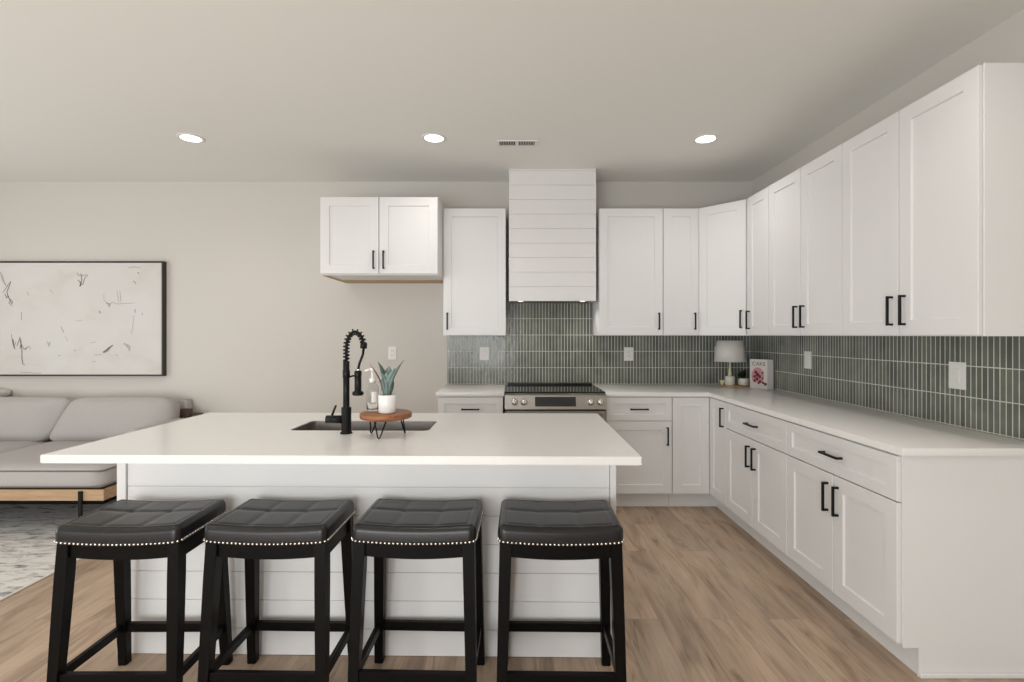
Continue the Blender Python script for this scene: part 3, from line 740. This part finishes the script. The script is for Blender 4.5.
# ------------------------------------------------------------------ stools
def stool_proto():
    A, Bd, rr = 0.224, 0.160, 0.026
    zt = 0.686
    r = bpy.data.objects.new('bar_stool', None); C.objects.link(r)
    def sag(x): return 0.010*(x/A)**2
    # legs
    lw = 0.020
    tops = [(sx*0.196, sy*0.128) for sx in (-1, 1) for sy in (-1, 1)]
    def legpos(sx, sy, z):
        t = 1-z/0.62
        return (sx*(0.197+0.016*t), sy*(0.126+0.042*t))
    for sx in (-1, 1):
        for sy in (-1, 1):
            bm = B(); loops = []
            for z in (0.0, 0.3, 0.50, 0.640):
                cx_, cy_ = legpos(sx, sy, z); h_ = lw*(0.88+0.2*z/0.63)
                loops.append([bm.verts.new((cx_+dx*h_, cy_+dy*h_, z)) for dx, dy in ((-1, -1), (1, -1), (1, 1), (-1, 1))])
            for a, c in zip(loops, loops[1:]):
                for k_ in range(4): bm.faces.new((a[k_], a[(k_+1) % 4], c[(k_+1) % 4], c[k_]))
            bm.faces.new(list(reversed(loops[0]))); bm.faces.new(loops[-1])
            es = [e_ for e_ in bm.edges if abs(e_.verts[0].co.z-e_.verts[1].co.z) > 0.05]
            bmesh.ops.bevel(bm, geom=es, offset=0.003, segments=2, affect='EDGES')
            obj('leg', bm, M['stool_wood'], r)
    # curved aprons front/back, straight at the sides
    for sy in (-1, 1):
        bm = B(); n = 20; rows = []
        xa = 0.182
        for i in range(n+1):
            x = -xa+2*xa*i/n; s_ = sag(x)
            z1 = 0.623+s_; z0 = 0.566+0.010*(x/xa)**2
            yc = sy*0.127
            rows.append([bm.verts.new(p) for p in ((x, yc-0.011, z0), (x, yc+0.011, z0), (x, yc+0.011, z1+0.004), (x, yc-0.011, z1+0.004))])
        for a, c in zip(rows, rows[1:]):
            for k_ in range(4): bm.faces.new((a[k_], a[(k_+1) % 4], c[(k_+1) % 4], c[k_]))
        bm.faces.new(rows[0]); bm.faces.new(list(reversed(rows[-1])))
        obj('apron', bm, M['stool_wood'], r)
    for sx in (-1, 1):
        bm = B(); box(bm, sx*0.198-0.011, sx*0.198+0.011, -0.112, 0.112, 0.566, 0.640, 0.002); obj('apron', bm, M['stool_wood'], r)
    # stretchers
    zs = 0.158
    for sy in (-1, 1):
        a, c = legpos(-1, sy, zs), legpos(1, sy, zs)
        bm = B(); box(bm, a[0]+0.012, c[0]-0.012, a[1]-0.011, a[1]+0.011, zs-0.018, zs+0.018, 0.002); obj('stretcher', bm, M['stool_wood'], r)
    for sx in (-1, 1):
        a, c = legpos(sx, -1, zs), legpos(sx, 1, zs)
        bm = B(); box(bm, a[0]-0.010, a[0]+0.010, a[1]+0.012, c[1]-0.012, zs-0.017, zs+0.017, 0.002); obj('stretcher', bm, M['stool_wood'], r)
    # saddle cushion
    bm = B(); nx, ny = 66, 46; g = []
    seamx = (-A/3.1, A/3.1); seamy = (0.018,)
    ER = 0.026
    for j in range(ny+1):
        row = []
        for i in range(nx+1):
            def warp(t): return math.copysign(1-(1-abs(t))**1.5, t)*1.0
            x = A*warp(2*i/nx-1); y = Bd*warp(2*j/ny-1)
            de = min(A-abs(x), Bd-abs(y))
            z = zt+sag(x)
            if de < ER:
                t = 1-de/ER; z -= 0.024*(1-math.sqrt(max(0, 1-t*t)))
            # tufting: each cell puffs, seams sink in
            inside = min(1, max(0, (de-0.012)/0.03))
            dsx = min(abs(x-s) for s in seamx); dsy = min(abs(y-s) for s in seamy)
            z -= inside*(0.0035*math.exp(-(dsx/0.004)**2)+0.0035*math.exp(-(dsy/0.004)**2))
            z -= inside*(0.002*math.exp(-(dsx/0.018)**2)+0.002*math.exp(-(dsy/0.018)**2))
            # border seam
            z -= 0.003*math.exp(-((de-0.030)/0.0035)**2)
            X, Y = x, y
            qx, qy = abs(x)-(A-rr), abs(y)-(Bd-rr)
            if qx > 0 and qy > 0:
                m_ = max(qx, qy); l = math.hypot(qx, qy)
                X = math.copysign(A-rr+qx*m_/l, x); Y = math.copysign(Bd-rr+qy*m_/l, y)
            row.append(bm.verts.new((X, Y, z)))
        g.append(row)
    for j in range(ny):
        for i in range(nx):
            f = bm.faces.new((g[j][i], g[j][i+1], g[j+1][i+1], g[j+1][i])); f.smooth = True
    rim = [g[0][i] for i in range(nx)]+[g[j][nx] for j in range(ny)]+[g[ny][i] for i in range(nx, 0, -1)]+[g[j][0] for j in range(ny, 0, -1)]
    def ringz(fz, grow):
        out = []
        for v in rim:
            s_ = 1+grow; out.append(bm.verts.new((v.co.x*s_, v.co.y*s_, fz(v.co))))
        return out
    r1 = ringz(lambda c_: 0.638+sag(c_.x), 0.002); r2 = ringz(lambda c_: 0.624+sag(c_.x), 0.0)
    N_ = len(rim)
    for a, c in ((rim, r1), (r1, r2)):
        for k_ in range(N_):
            f = bm.faces.new((a[k_], c[k_], c[(k_+1) % N_], a[(k_+1) % N_])); f.smooth = True
    r3 = [bm.verts.new((v.co.x*0.9, v.co.y*0.9, v.co.z)) for v in r2]
    for k_ in range(N_): bm.faces.new((r2[k_], r3[k_], r3[(k_+1) % N_], r2[(k_+1) % N_]))
    bm.faces.new(list(reversed(r3)))
    npts = [(v.co.x*1.001, v.co.y*1.001, 0.630+sag(v.co.x)) for v in rim]
    seat = obj('seat', bm, M['leather'], r)
    # nailheads: one continuous decorative trim round the seat's lower edge
    bm = B(); pts = npts; pts.append(pts[0])
    per = resample(pts, 100)[:-1]
    for p in per:
        m_ = Matrix.Translation(p)
        bmesh.ops.create_icosphere(bm, subdivisions=1, radius=0.0052, matrix=m_)
    for f in bm.faces: f.smooth = True
    obj('nailhead_trim', bm, M['nail'], seat)['label'] = 'row of silver nailheads'
    return r
def copy_tree(o, parent=None):
    c_ = o.copy(); C.objects.link(c_)
    if parent is not None: c_.parent = parent
    for ch in list(o.children): copy_tree(ch, c_)
    return c_
st0 = stool_proto()
stools = [((-1.401, 1.945), 0.3, 'backless black leather bar stool nearest the rug, leftmost of the four at the island'),
          ((-0.874, 1.950), -1.2, 'backless black leather bar stool second from the left at the island'),
          ((-0.345, 1.952), -1.6, 'backless black leather bar stool third from the left at the island'),
          ((0.180, 1.945), -1.0, 'backless black leather bar stool at the right end of the island row')]
copies = [st0]+[copy_tree(st0) for _ in stools[1:]]
for o, ((x, y), a, lab) in zip(copies, stools):
    o.location = (x, y, 0.0005); o.rotation_euler = (0, 0, math.radians(a))
    tag(o, lab, 'bar stool', 'saddle-seat bar stools along the island')

# ------------------------------------------------------------------ rug and sofa
bm = B(); box(bm, -5.6, -2.64, 1.35, 4.25, 0.0005, 0.009, 0.002)
r = thing('area_rug', 'distressed grey and cream area rug in front of the sofa', 'rug', (0, 0, 0))
obj('pile', bm, M['rug'], r)
bm = B(); box(bm, -2.6395, -2.625, 1.35, 4.25, 0.0005, 0.010, 0.002); obj('binding', bm, M['rug_edge'], r)

SX0, SX1 = -5.10, -2.735; SYF, SYB = 3.37, 4.555
r = thing('sofa', 'light grey fabric sofa with pale wood base rail under the painting', 'sofa', ((SX0+SX1)/2, SYF, 0.0095))
ox, oy, oz = (SX0+SX1)/2, SYF, 0.0095
def sl_(x0, x1, y0, y1, z0, z1): return (x0-ox, x1-ox, y0-oy, y1-oy, z0-oz, z1-oz)
bm = B(); box(bm, *sl_(SX0, SX1, SYF+0.02, SYF+0.045, 0.258, 0.334), 0.004, 2); box(bm, *sl_(SX1-0.025, SX1, SYF+0.0455, 4.50, 0.258, 0.334), 0.004, 2); box(bm, *sl_(SX0, SX0+0.025, SYF+0.0455, 4.50, 0.258, 0.334), 0.004, 2)
obj('base_rail', bm, M['oak'], r)['label'] = 'pale oak rail'
bm = B(); box(bm, *sl_(SX0+0.03, SX1-0.03, SYF+0.05, 4.50, 0.225, 0.333)); box(bm, *sl_(SX0+0.06, SX1-0.06, 4.30, 4.33, 0.03, 0.225)); obj('platform_and_shade_panel', bm, M['shade_lining'], r)  # black underside and upright panel added to deepen the shade below the seat
for x in (-2.885, SX0+0.15):
    for y0, y1 in ((SYF+0.006, SYF+0.0195), (4.44, 4.455)):
        bm = B(); box(bm, *sl_(x-0.013, x+0.013, y0, y1, 0.0098 if True else 0, 0.325), 0.002); obj('leg', bm, M['black'], r)
sm = -3.885
def cush(x0, x1, y0, y1, z0, z1, rad, puff, rx=0, name='seat_cushion', ll=0, lr=0):
    bm = B(); mt_ = Matrix.Translation(((x0+x1)/2-ox, (y0+y1)/2-oy, (z0+z1)/2-oz)) @ Matrix.Rotation(rx, 4, 'X')
    rbox(bm, (x1-x0, y1-y0, z1-z0), rad, puff, 12, mt_)
    hx_, cz_ = (x1-x0)/2, (z0+z1)/2-oz
    def lean(p):
        u = (p.x-((x0+x1)/2-ox))/hx_; p.x += (p.z-cz_)/(z1-z0)*2*(ll*(1-u)/2+lr*(1+u)/2)
        return p
    for v in bm.verts: lean(v.co)
    o = obj(name, bm, M['sofa'], r)
    # piping along the top front edge
    w_, d_, h_ = (x1-x0)/2, (y1-y0)/2, (z1-z0)/2
    b2 = B()
    if name == 'seat_cushion':
        q = [(-w_+rad*0.5, -d_+0.004, h_*0.62), (w_-rad*0.5, -d_+0.004, h_*0.62), (w_-0.004, -d_+rad*0.5, h_*0.62), (w_-0.004, d_-rad, h_*0.62)]
        tube(b2, [lean(mt_ @ Vector(p)) for p in q], 0.006, 6)
        q = [(-w_+rad*0.5, -d_+0.010, -h_*0.80), (w_-rad*0.6, -d_+0.010, -h_*0.80), (w_-0.010, -d_+rad*0.6, -h_*0.80), (w_-0.010, d_-rad, -h_*0.80)]
        tube(b2, [lean(mt_ @ Vector(p)) for p in q], 0.006, 6)
    else:
        q = [(-w_+0.01, -d_*0.25, -h_+0.06), (-w_+0.008, -d_*0.25, h_-0.06), (-w_+0.05, -d_*0.2, h_-0.012), (w_-0.05, -d_*0.2, h_-0.012), (w_-0.008, -d_*0.25, h_-0.06), (w_-0.01, -d_*0.25, -h_+0.06)]
        tube(b2, [lean(mt_ @ Vector(p)) for p in q], 0.006, 6)
    obj('piping', b2, M['piping'], o)
    return o
cush(sm+0.003, SX1+0.005, SYF, 4.30, 0.340, 0.490, 0.045, (0, 0, 0.012))
cush(SX0, sm-0.003, SYF, 4.30, 0.340, 0.490, 0.045, (0, 0, 0.012))
cush(-3.80, -2.875, 4.20, 4.41, 0.46, 0.835, 0.07, (0.02, 0.03, 0.01), math.radians(-12), 'back_cushion', 0.085, 0.0)
cush(-4.93, -3.805, 4.20, 4.41, 0.46, 0.835, 0.07, (0.02, 0.03, 0.01), math.radians(-12), 'back_cushion', 0.0, 0.085)
bm = B(); rbox(bm, (SX1-SX0-0.19, 0.11, 0.47), 0.03, (0, 0, 0), 8, Matrix.Translation((-0.035, 4.505-oy, 0.57-oz))); obj('back_frame', bm, M['sofa'], r)
bm = B(); rbox(bm, (0.085, 0.62, 0.12), 0.03, (0, 0, 0), 8, Matrix.Translation((-2.825-ox, 4.05-oy, 0.605-oz)))
rbox(bm, (0.070, 0.10, 0.11), 0.02, (0, 0, 0), 6, Matrix.Translation((-2.825-ox, 4.16-oy, 0.51-oz)))
obj('armrest', bm, M['sofa'], r)
# dark wooden arm bracket at the right end of the back
bm = B(); box(bm, *sl_(-2.900, -2.800, 4.40, 4.445, 0.655, 0.727), 0.003); box(bm, *sl_(-2.7995, -2.700, 4.41, 4.435, 0.668, 0.694), 0.003)
o = obj('arm_bracket', bm, M['dark_wood'], r); o['label'] = 'dark wooden bracket'
bm = B(); rbox(bm, (0.42, 0.16, 0.065), 0.03, (0.0, 0.0, 0.012), 10)
o = obj('throw_pillow', bm, M['pillow']); o.location = (-4.725, 4.50, 0.8515)
tag(o, 'cream throw pillow lying on top of the sofa back', 'pillow')

# ------------------------------------------------------------------ painting
PX0, PX1, PZ0, PZ1 = -4.85, -3.130, 1.002, 2.036
r = thing('framed_painting', 'wide abstract cream painting with scribbled marks in thin dark frame', 'painting', ((PX0+PX1)/2, D, (PZ0+PZ1)/2))
pw, ph = (PX1-PX0)/2, (PZ1-PZ0)/2
bm = B(); t = 0.010; dp = 0.052
box(bm, -pw, pw, -dp, -0.001, ph-t, ph); box(bm, -pw, pw, -dp, -0.001, -ph, -ph+t)
box(bm, -pw, -pw+t, -dp, -0.001, -ph+t, ph-t); box(bm, pw-t, pw, -dp, -0.001, -ph+t, ph-t)
obj('frame', bm, M['frame_brown'], r)
bm = B(); box(bm, -pw+t+0.004, pw-t-0.004, -dp+0.004, -0.004, -ph+t+0.004, ph-t-0.004, 0.002)
yc = D-dp+0.004
kk = 505/yc
def cpx(x, y):         # photo pixel -> point on the canvas
    return Vector(((x-511)/kk-(PX0+PX1)/2, 0, EYE+(335-y)/kk-(PZ0+PZ1)/2))
def stroke(pts, w_, mi):
    P = [cpx(*p) for p in pts]; w_ = 0.8*w_/kk/2
    n = len(P); prev = None
    for i in range(n):
        a = P[max(0, i-1)]; c_ = P[min(n-1, i+1)]; t_ = (c_-a)
        if t_.length == 0: t_ = Vector((1, 0, 0))
        t_.normalize(); s_ = Vector((-t_.z, 0, t_.x)); f_ = 0.45+0.55*math.sin(PI*(i+0.5)/n)
        cur = [bm.verts.new((P[i]+s_*w_*f_)+Vector((0, -dp+0.0028, 0))), bm.verts.new((P[i]-s_*w_*f_)+Vector((0, -dp+0.0028, 0)))]
        if prev:
            fc = bm.faces.new((prev[0], prev[1], cur[1], cur[0])); fc.material_index = mi
        prev = cur
ST = [([(3, 293), (5, 290), (8, 285), (11, 281), (9, 287), (7, 292), (8, 296), (10, 300), (12, 304), (13, 302), (11, 299), (9, 303), (12, 306)], 1.0, 1),
      ([(5, 294), (7, 298), (9, 296)], 1.4, 1),
      ([(11.5, 334), (12.5, 342), (14, 347), (16, 342), (17, 346), (19, 341), (20, 337), (21, 344), (20, 349), (22, 345), (24, 349), (27, 347), (25, 350), (29, 346), (31, 349)], 1.0, 1),
      ([(21, 340), (22, 350), (22, 358), (23, 364), (25, 365)], 1.1, 1),
      ([(13, 339), (14, 346), (15, 349)], 1.5, 1),
      ([(0, 272), (2, 276), (4, 282), (6, 286)], 2.0, 3),
      ([(77, 273), (79, 276), (81, 274), (82, 280), (80, 286), (83, 284), (85, 278), (88, 275)], 1.4, 2),
      ([(78, 280), (81, 283), (80, 287)], 1.6, 2), ([(80, 274), (84, 276), (87, 274)], 0.8, 2),
      ([(104, 294), (104, 300), (107, 303), (109, 306), (112, 302), (117, 304), (124, 303.5), (135, 303)], 0.9, 3),
      ([(106, 303), (110, 304), (109, 307)], 1.5, 3), ([(117, 291), (118, 298), (119, 303)], 0.8, 3), ([(120, 291), (120.5, 297), (121, 302)], 0.8, 3),
      ([(128, 267.5), (133, 267), (141, 267.5)], 0.9, 3), ([(138, 272), (138.6, 274)], 1.2, 1),
      ([(99.5, 311), (100.3, 313.3)], 1.5, 1), ([(135, 309), (135.4, 312.5)], 1.5, 3), ([(134, 315), (133, 325), (132, 334), (130, 330)], 0.6, 3),
      ([(61, 326), (62.5, 330), (64, 332.5)], 1.2, 3), ([(47, 341), (48.5, 345), (50, 342), (49, 346.5)], 1.1, 3), ([(21.5, 312), (21.7, 320)], 0.8, 2),
      ([(103, 352.5), (106, 350.5), (109, 348), (113, 345.2)], 2.0, 1), ([(104, 353), (108, 351), (111, 347)], 1.0, 2),
      ([(94, 354.8), (98, 355), (102, 354)], 0.8, 3), ([(58.5, 355), (60.5, 356)], 1.3, 3), ([(74, 350), (76, 351)], 1.3, 3),
      ([(124, 343), (127, 346), (130, 349), (129, 351)], 2.2, 3), ([(127, 344), (131, 347)], 0.9, 2), ([(116, 354.5), (117.5, 355.5)], 1.3, 3),
      ([(133, 281), (135, 282), (136, 284)], 1.1, 2), ([(92, 362), (96, 361)], 0.8, 3), ([(76, 321), (82, 320.5)], 0.7, 3), ([(27, 292), (29, 295)], 1.0, 3), ([(50, 290), (53, 293)], 1.0, 3),
      ([(65, 336), (68, 341)], 0.6, 3), ([(20, 372), (35, 373.2), (42, 373)], 0.8, 3), ([(90, 343), (96, 342)], 0.7, 3), ([(142, 313), (143, 315)], 0.8, 2)]
for s_ in ST: stroke(*s_)
obj('canvas', bm, [M['canvas'], M['mark_dark'], M['mark_brown'], M['mark_grey']], r, fix=False)

# ------------------------------------------------------------------ table lamp, tray, jar, book
CZ = CT1+0.0003
r = thing('wooden_tray', 'thin tan wooden tray under the lamp in the worktop corner', 'tray', (2.000, 4.440, CZ))
bm = B(); prism(bm, [(0.165*math.cos(2*PI*k/40), 0.085*math.sin(2*PI*k/40)) for k in range(40)], 0, 0.012, 0.003); 
o = obj('tray_board', bm, M['tan'], r); smooth(o)
TZ = CZ+0.0125
r = thing('table_lamp', 'small table lamp with white tapered shade on the tray', 'lamp', (1.912, 4.410, TZ))
bm = B(); lathe(bm, [(0.036, 0), (0.040, 0.004), (0.040, 0.070), (0.036, 0.076), (0.016, 0.080)], 0, 0, 28); obj('lamp_base', bm, M['cream'], r)
bm = B(); lathe(bm, [(0.016, 0.079), (0.0145, 0.10), (0.009, 0.16), (0.0075, 0.235), (0.009, 0.24)], 0, 0, 20); obj('lamp_stem', bm, M['yellow'], r)['label'] = 'pale yellow stem'
bm = B()
lathe(bm, [(0.131, 0.205), (0.108, 0.388), (0.106, 0.388), (0.129, 0.205), (0.131, 0.205)], 0, 0, 40, cap=False)
bmesh.ops.remove_doubles(bm, verts=bm.verts[:], dist=1e-5)
for q in range(3):
    a = 2*PI*q/3; tube(bm, [(0, 0, 0.250), (0.116*math.cos(a), 0.116*math.sin(a), 0.290)], 0.002, 6)
tube(bm, [(0, 0, 0.235), (0, 0, 0.262)], 0.010, 10)
obj('lamp_shade', bm, M['shade'], r)
r = thing('candle_jar', 'small cream ceramic jar between the lamp and the cookbook', 'jar', (2.026, 4.400, TZ))
bm = B(); lathe(bm, [(0.038, 0), (0.044, 0.005), (0.045, 0.052), (0.043, 0.058), (0.040, 0.058), (0.039, 0.045)], 0, 0, 30); obj('jar_body', bm, M['cream'], r)
bm = B(); lathe(bm, [(0.0385, 0.0449), (0.0385, 0.0465)], 0, 0, 24); obj('wax', bm, M['pillow'], r)
r = thing('yellow_bowl', 'tiny yellow-green bowl peeking out left of the lamp base', 'bowl', (1.858, 4.440, TZ))
bm = B(); lathe(bm, [(0.012, 0), (0.016, 0.003), (0.024, 0.040), (0.0225, 0.040), (0.014, 0.006)], 0, 0, 24); obj('bowl_body', bm, M['yellow'], r)
# dark plant behind the jar
r = thing('potted_fern', 'dark leafy plant in the corner shadow behind the jar', 'plant', (2.070, 4.510, CZ))
bm = B(); lathe(bm, [(0.028, 0.013), (0.032, 0.016), (0.036, 0.060), (0.033, 0.060), (0.031, 0.05)], 0, 0, 24); 
for v in bm.verts: v.co.z -= 0.0125
obj('pot', bm, M['dark_wood'], r)
bm = B()
for i in range(26):
    az = random.uniform(0, 2*PI); L = random.uniform(0.07, 0.115); le = random.uniform(0.1, 0.9)
    q0 = Vector((0, 0, 0.045)); d_ = Vector((math.cos(az)*math.sin(le), math.sin(az)*math.sin(le)*0.55, math.cos(le)))
    s_ = d_.cross(Vector((0, 0, 1))).normalized()*0.011; n_ = d_.cross(s_).normalized()*0.002
    m0 = q0+d_*L*0.6
    vv = [bm.verts.new(p) for p in (q0, m0+s_, q0+d_*L, m0-s_, m0+n_)]
    for a_, b_ in ((0, 1), (1, 2), (2, 3), (3, 0)): bm.faces.new((vv[a_], vv[b_], vv[4]))
    bm.faces.new((vv[3], vv[2], vv[1], vv[0]))
obj('foliage', bm, M['green'], r)
# cookbook
b0 = Vector((2.032, 4.295)); b1 = Vector((2.150, 4.145)); dv = b1-b0; bw = dv.length; ba = math.atan2(dv.y, dv.x)
r = thing('cookbook', 'white and pink cookbook titled CAKE standing in the worktop corner', 'book', ((b0.x+b1.x)/2, (b0.y+b1.y)/2, CZ), ba)
bh = 0.245
bm = B(); box(bm, -bw/2, bw/2, 0.0, 0.003, 0, bh, 0.0008); box(bm, -bw/2, bw/2, 0.021, 0.024, 0, bh, 0.0008); box(bm, bw/2-0.003, bw/2, 0.003, 0.021, 0, bh)
box(bm, bw/2-0.045, bw/2+0.0005, -0.0012, 0.0, 0, bh, mi=1)
cv = obj('cover', bm, [M['cover'], M['cover_grey']], r)
bm = B(); box(bm, -bw/2+0.003, bw/2-0.0031, 0.0031, 0.0209, 0.003, bh-0.003); obj('pages', bm, M['paper'], r)
def disc(bm, x, z, ra, rb, y, mi, n=24):
    vs_ = [bm.verts.new((x+ra*math.cos(2*PI*k/n), y, z+rb*math.sin(2*PI*k/n))) for k in range(n)]
    f = bm.faces.new(vs_); f.material_index = mi
bm = B()
disc(bm, -0.030, 0.105, 0.052, 0.072, -0.0006, 0); disc(bm, -0.028, 0.030, 0.060, 0.018, -0.0007, 2)
for x, z, a in ((-0.045, 0.135, 0.013), (-0.03, 0.115, 0.016), (-0.055, 0.10, 0.011), (-0.012, 0.10, 0.012), (-0.035, 0.08, 0.013), (-0.055, 0.065, 0.010), (0.012, 0.135, 0.008), (-0.01, 0.060, 0.012), (0.012, 0.085, 0.008), (0.015, 0.050, 0.010), (-0.022, 0.045, 0.009), (0.035, 0.04, 0.012)):
    disc(bm, x, z, a, a*1.1, -0.0009, 1, 14)
obj('cover_picture', bm, [M['pink'], M['maroon'], M['cover']], cv)['label'] = 'pink cake with dark berries'
fc = bpy.data.curves.new('title_font', 'FONT'); fc.body = 'CAKE'; fc.size = 0.045; fc.align_x = 'CENTER'
fo = bpy.data.objects.new('title_font', fc); C.objects.link(fo)
dg = bpy.context.evaluated_depsgraph_get(); me = bpy.data.meshes.new_from_object(fo.evaluated_get(dg))
bpy.data.objects.remove(fo)
me.transform(Matrix.Translation((-0.020, -0.0008, 0.192)) @ Matrix.Rotation(PI/2, 4, 'X'))
me.materials.clear(); me.materials.append(M['ink'])
o = bpy.data.objects.new('title', me); C.objects.link(o); o.parent = cv

# ------------------------------------------------------------------ outlets and switches
def outlet(name, label, cat, loc, rz, w_, h_, kind, n=1):
    r = thing(name, label, cat, loc, rz)
    bm = B(); box(bm, -w_/2, w_/2, -0.006, -0.0006, -h_/2, h_/2, 0.002, 2); p_ = obj('plate', bm, M['plate'], r)
    for i in range(n):
        cx_ = (i-(n-1)/2)*0.046
        if kind == 'outlet':
            bm = B(); box(bm, cx_-0.017, cx_+0.017, -0.0085, -0.0058, -0.034, 0.034, 0.001); s_ = obj('socket', bm, M['plate'], r)
            bm = B()
            for zz in (-0.018, 0.018):
                for xx in (-0.006, 0.006): box(bm, cx_+xx-0.001, cx_+xx+0.001, -0.0089, -0.0084, zz-0.005, zz+0.005)
            obj('slots', bm, M['plastic_black'], s_)
        else:
            bm = B(); box(bm, cx_-0.0165, cx_+0.0165, -0.0095, -0.0058, -0.033, 0.033, 0.001); obj('rocker', bm, M['plate'], r)
def bx(x, y, dep): return ((x-511)*dep/505, dep, EYE+(335-y)*dep/505)
outlet('wall_outlet', 'white wall outlet on the bare wall behind the plant', 'outlet', bx(392.5, 353, D), 0, 0.075, 0.120, 'outlet')
outlet('wall_outlet', 'white outlet on the tiles left of the range', 'outlet', bx(484.5, 353.5, D-0.008), 0, 0.085, 0.122, 'outlet')
outlet('wall_outlet', 'white outlet on the tiles right of the range', 'outlet', bx(628.5, 354, D-0.008), 0, 0.085, 0.122, 'outlet')
outlet('wall_outlet', 'white outlet on the tiles half hidden behind the lamp shade', 'outlet', bx(718.5, 353, D-0.008), 0, 0.075, 0.120, 'outlet')
yy = (XR-0.008)*505/(808.3-511)
outlet('light_switch', 'white light switch on the right wall tiles near the cookbook', 'switch', (XR-0.008, yy, EYE+(335-360)*yy/505), -PI/2, 0.085, 0.126, 'switch')
yy = (XR-0.008)*505/(958-511)
outlet('light_switch', 'white light switch on the right wall tiles near the near end of the worktop', 'switch', (XR-0.008, yy, EYE+(335-375.5)*yy/505), -PI/2, 0.094, 0.132, 'switch')

# ------------------------------------------------------------------ ceiling fixtures
for x, y, lab in ((-2.262, 3.568, 'round recessed ceiling light above the living area, leftmost of three'), (-0.544, 3.568, 'round recessed ceiling light beside the ceiling vent, middle of three'), (1.382, 3.583, 'round recessed ceiling light near the right wall cabinets')):
    r = thing('recessed_light', lab, 'ceiling light', (x, y, H))
    bm = B(); lathe(bm, [(0.066, -0.0005), (0.066, -0.005), (0.080, -0.006), (0.088, -0.003), (0.088, -0.0005)], 0, 0, 36, cap=False); obj('trim_ring', bm, M['plate'], r)
    bm = B(); lathe(bm, [(0.0655, -0.0045), (0.0655, -0.0008)], 0, 0, 36); obj('lens', bm, M['lens'], r)
r = thing('ceiling_vent', 'small white louvred air vent in the ceiling in front of the hood', 'vent', (0.043, 3.662, H))
bm = B(); box(bm, -0.150, 0.150, -0.055, -0.041, -0.006, -0.0005); box(bm, -0.150, 0.150, 0.041, 0.055, -0.006, -0.0005); box(bm, -0.150, -0.128, -0.041, 0.041, -0.006, -0.0005); box(bm, 0.128, 0.150, -0.041, 0.041, -0.006, -0.0005); box(bm, -0.012, 0.012, -0.041, 0.041, -0.006, -0.0005)
obj('vent_frame', bm, M['plate'], r)
bm = B(); box(bm, -0.128, 0.128, -0.041, 0.041, -0.0012, -0.0005); obj('vent_shade_sheet', bm, M['vent_dark'], r)  # flat dark sheet, painted shade in place of an open duct
for half in (-1, 1):
    for i in range(9):
        xx = half*(0.018+0.0122*(i+0.5))
        bm = B(); box(bm, xx-0.0018, xx+0.0018, -0.0405, 0.0405, -0.0055, -0.0014); obj('louvre', bm, M['plate'], r)
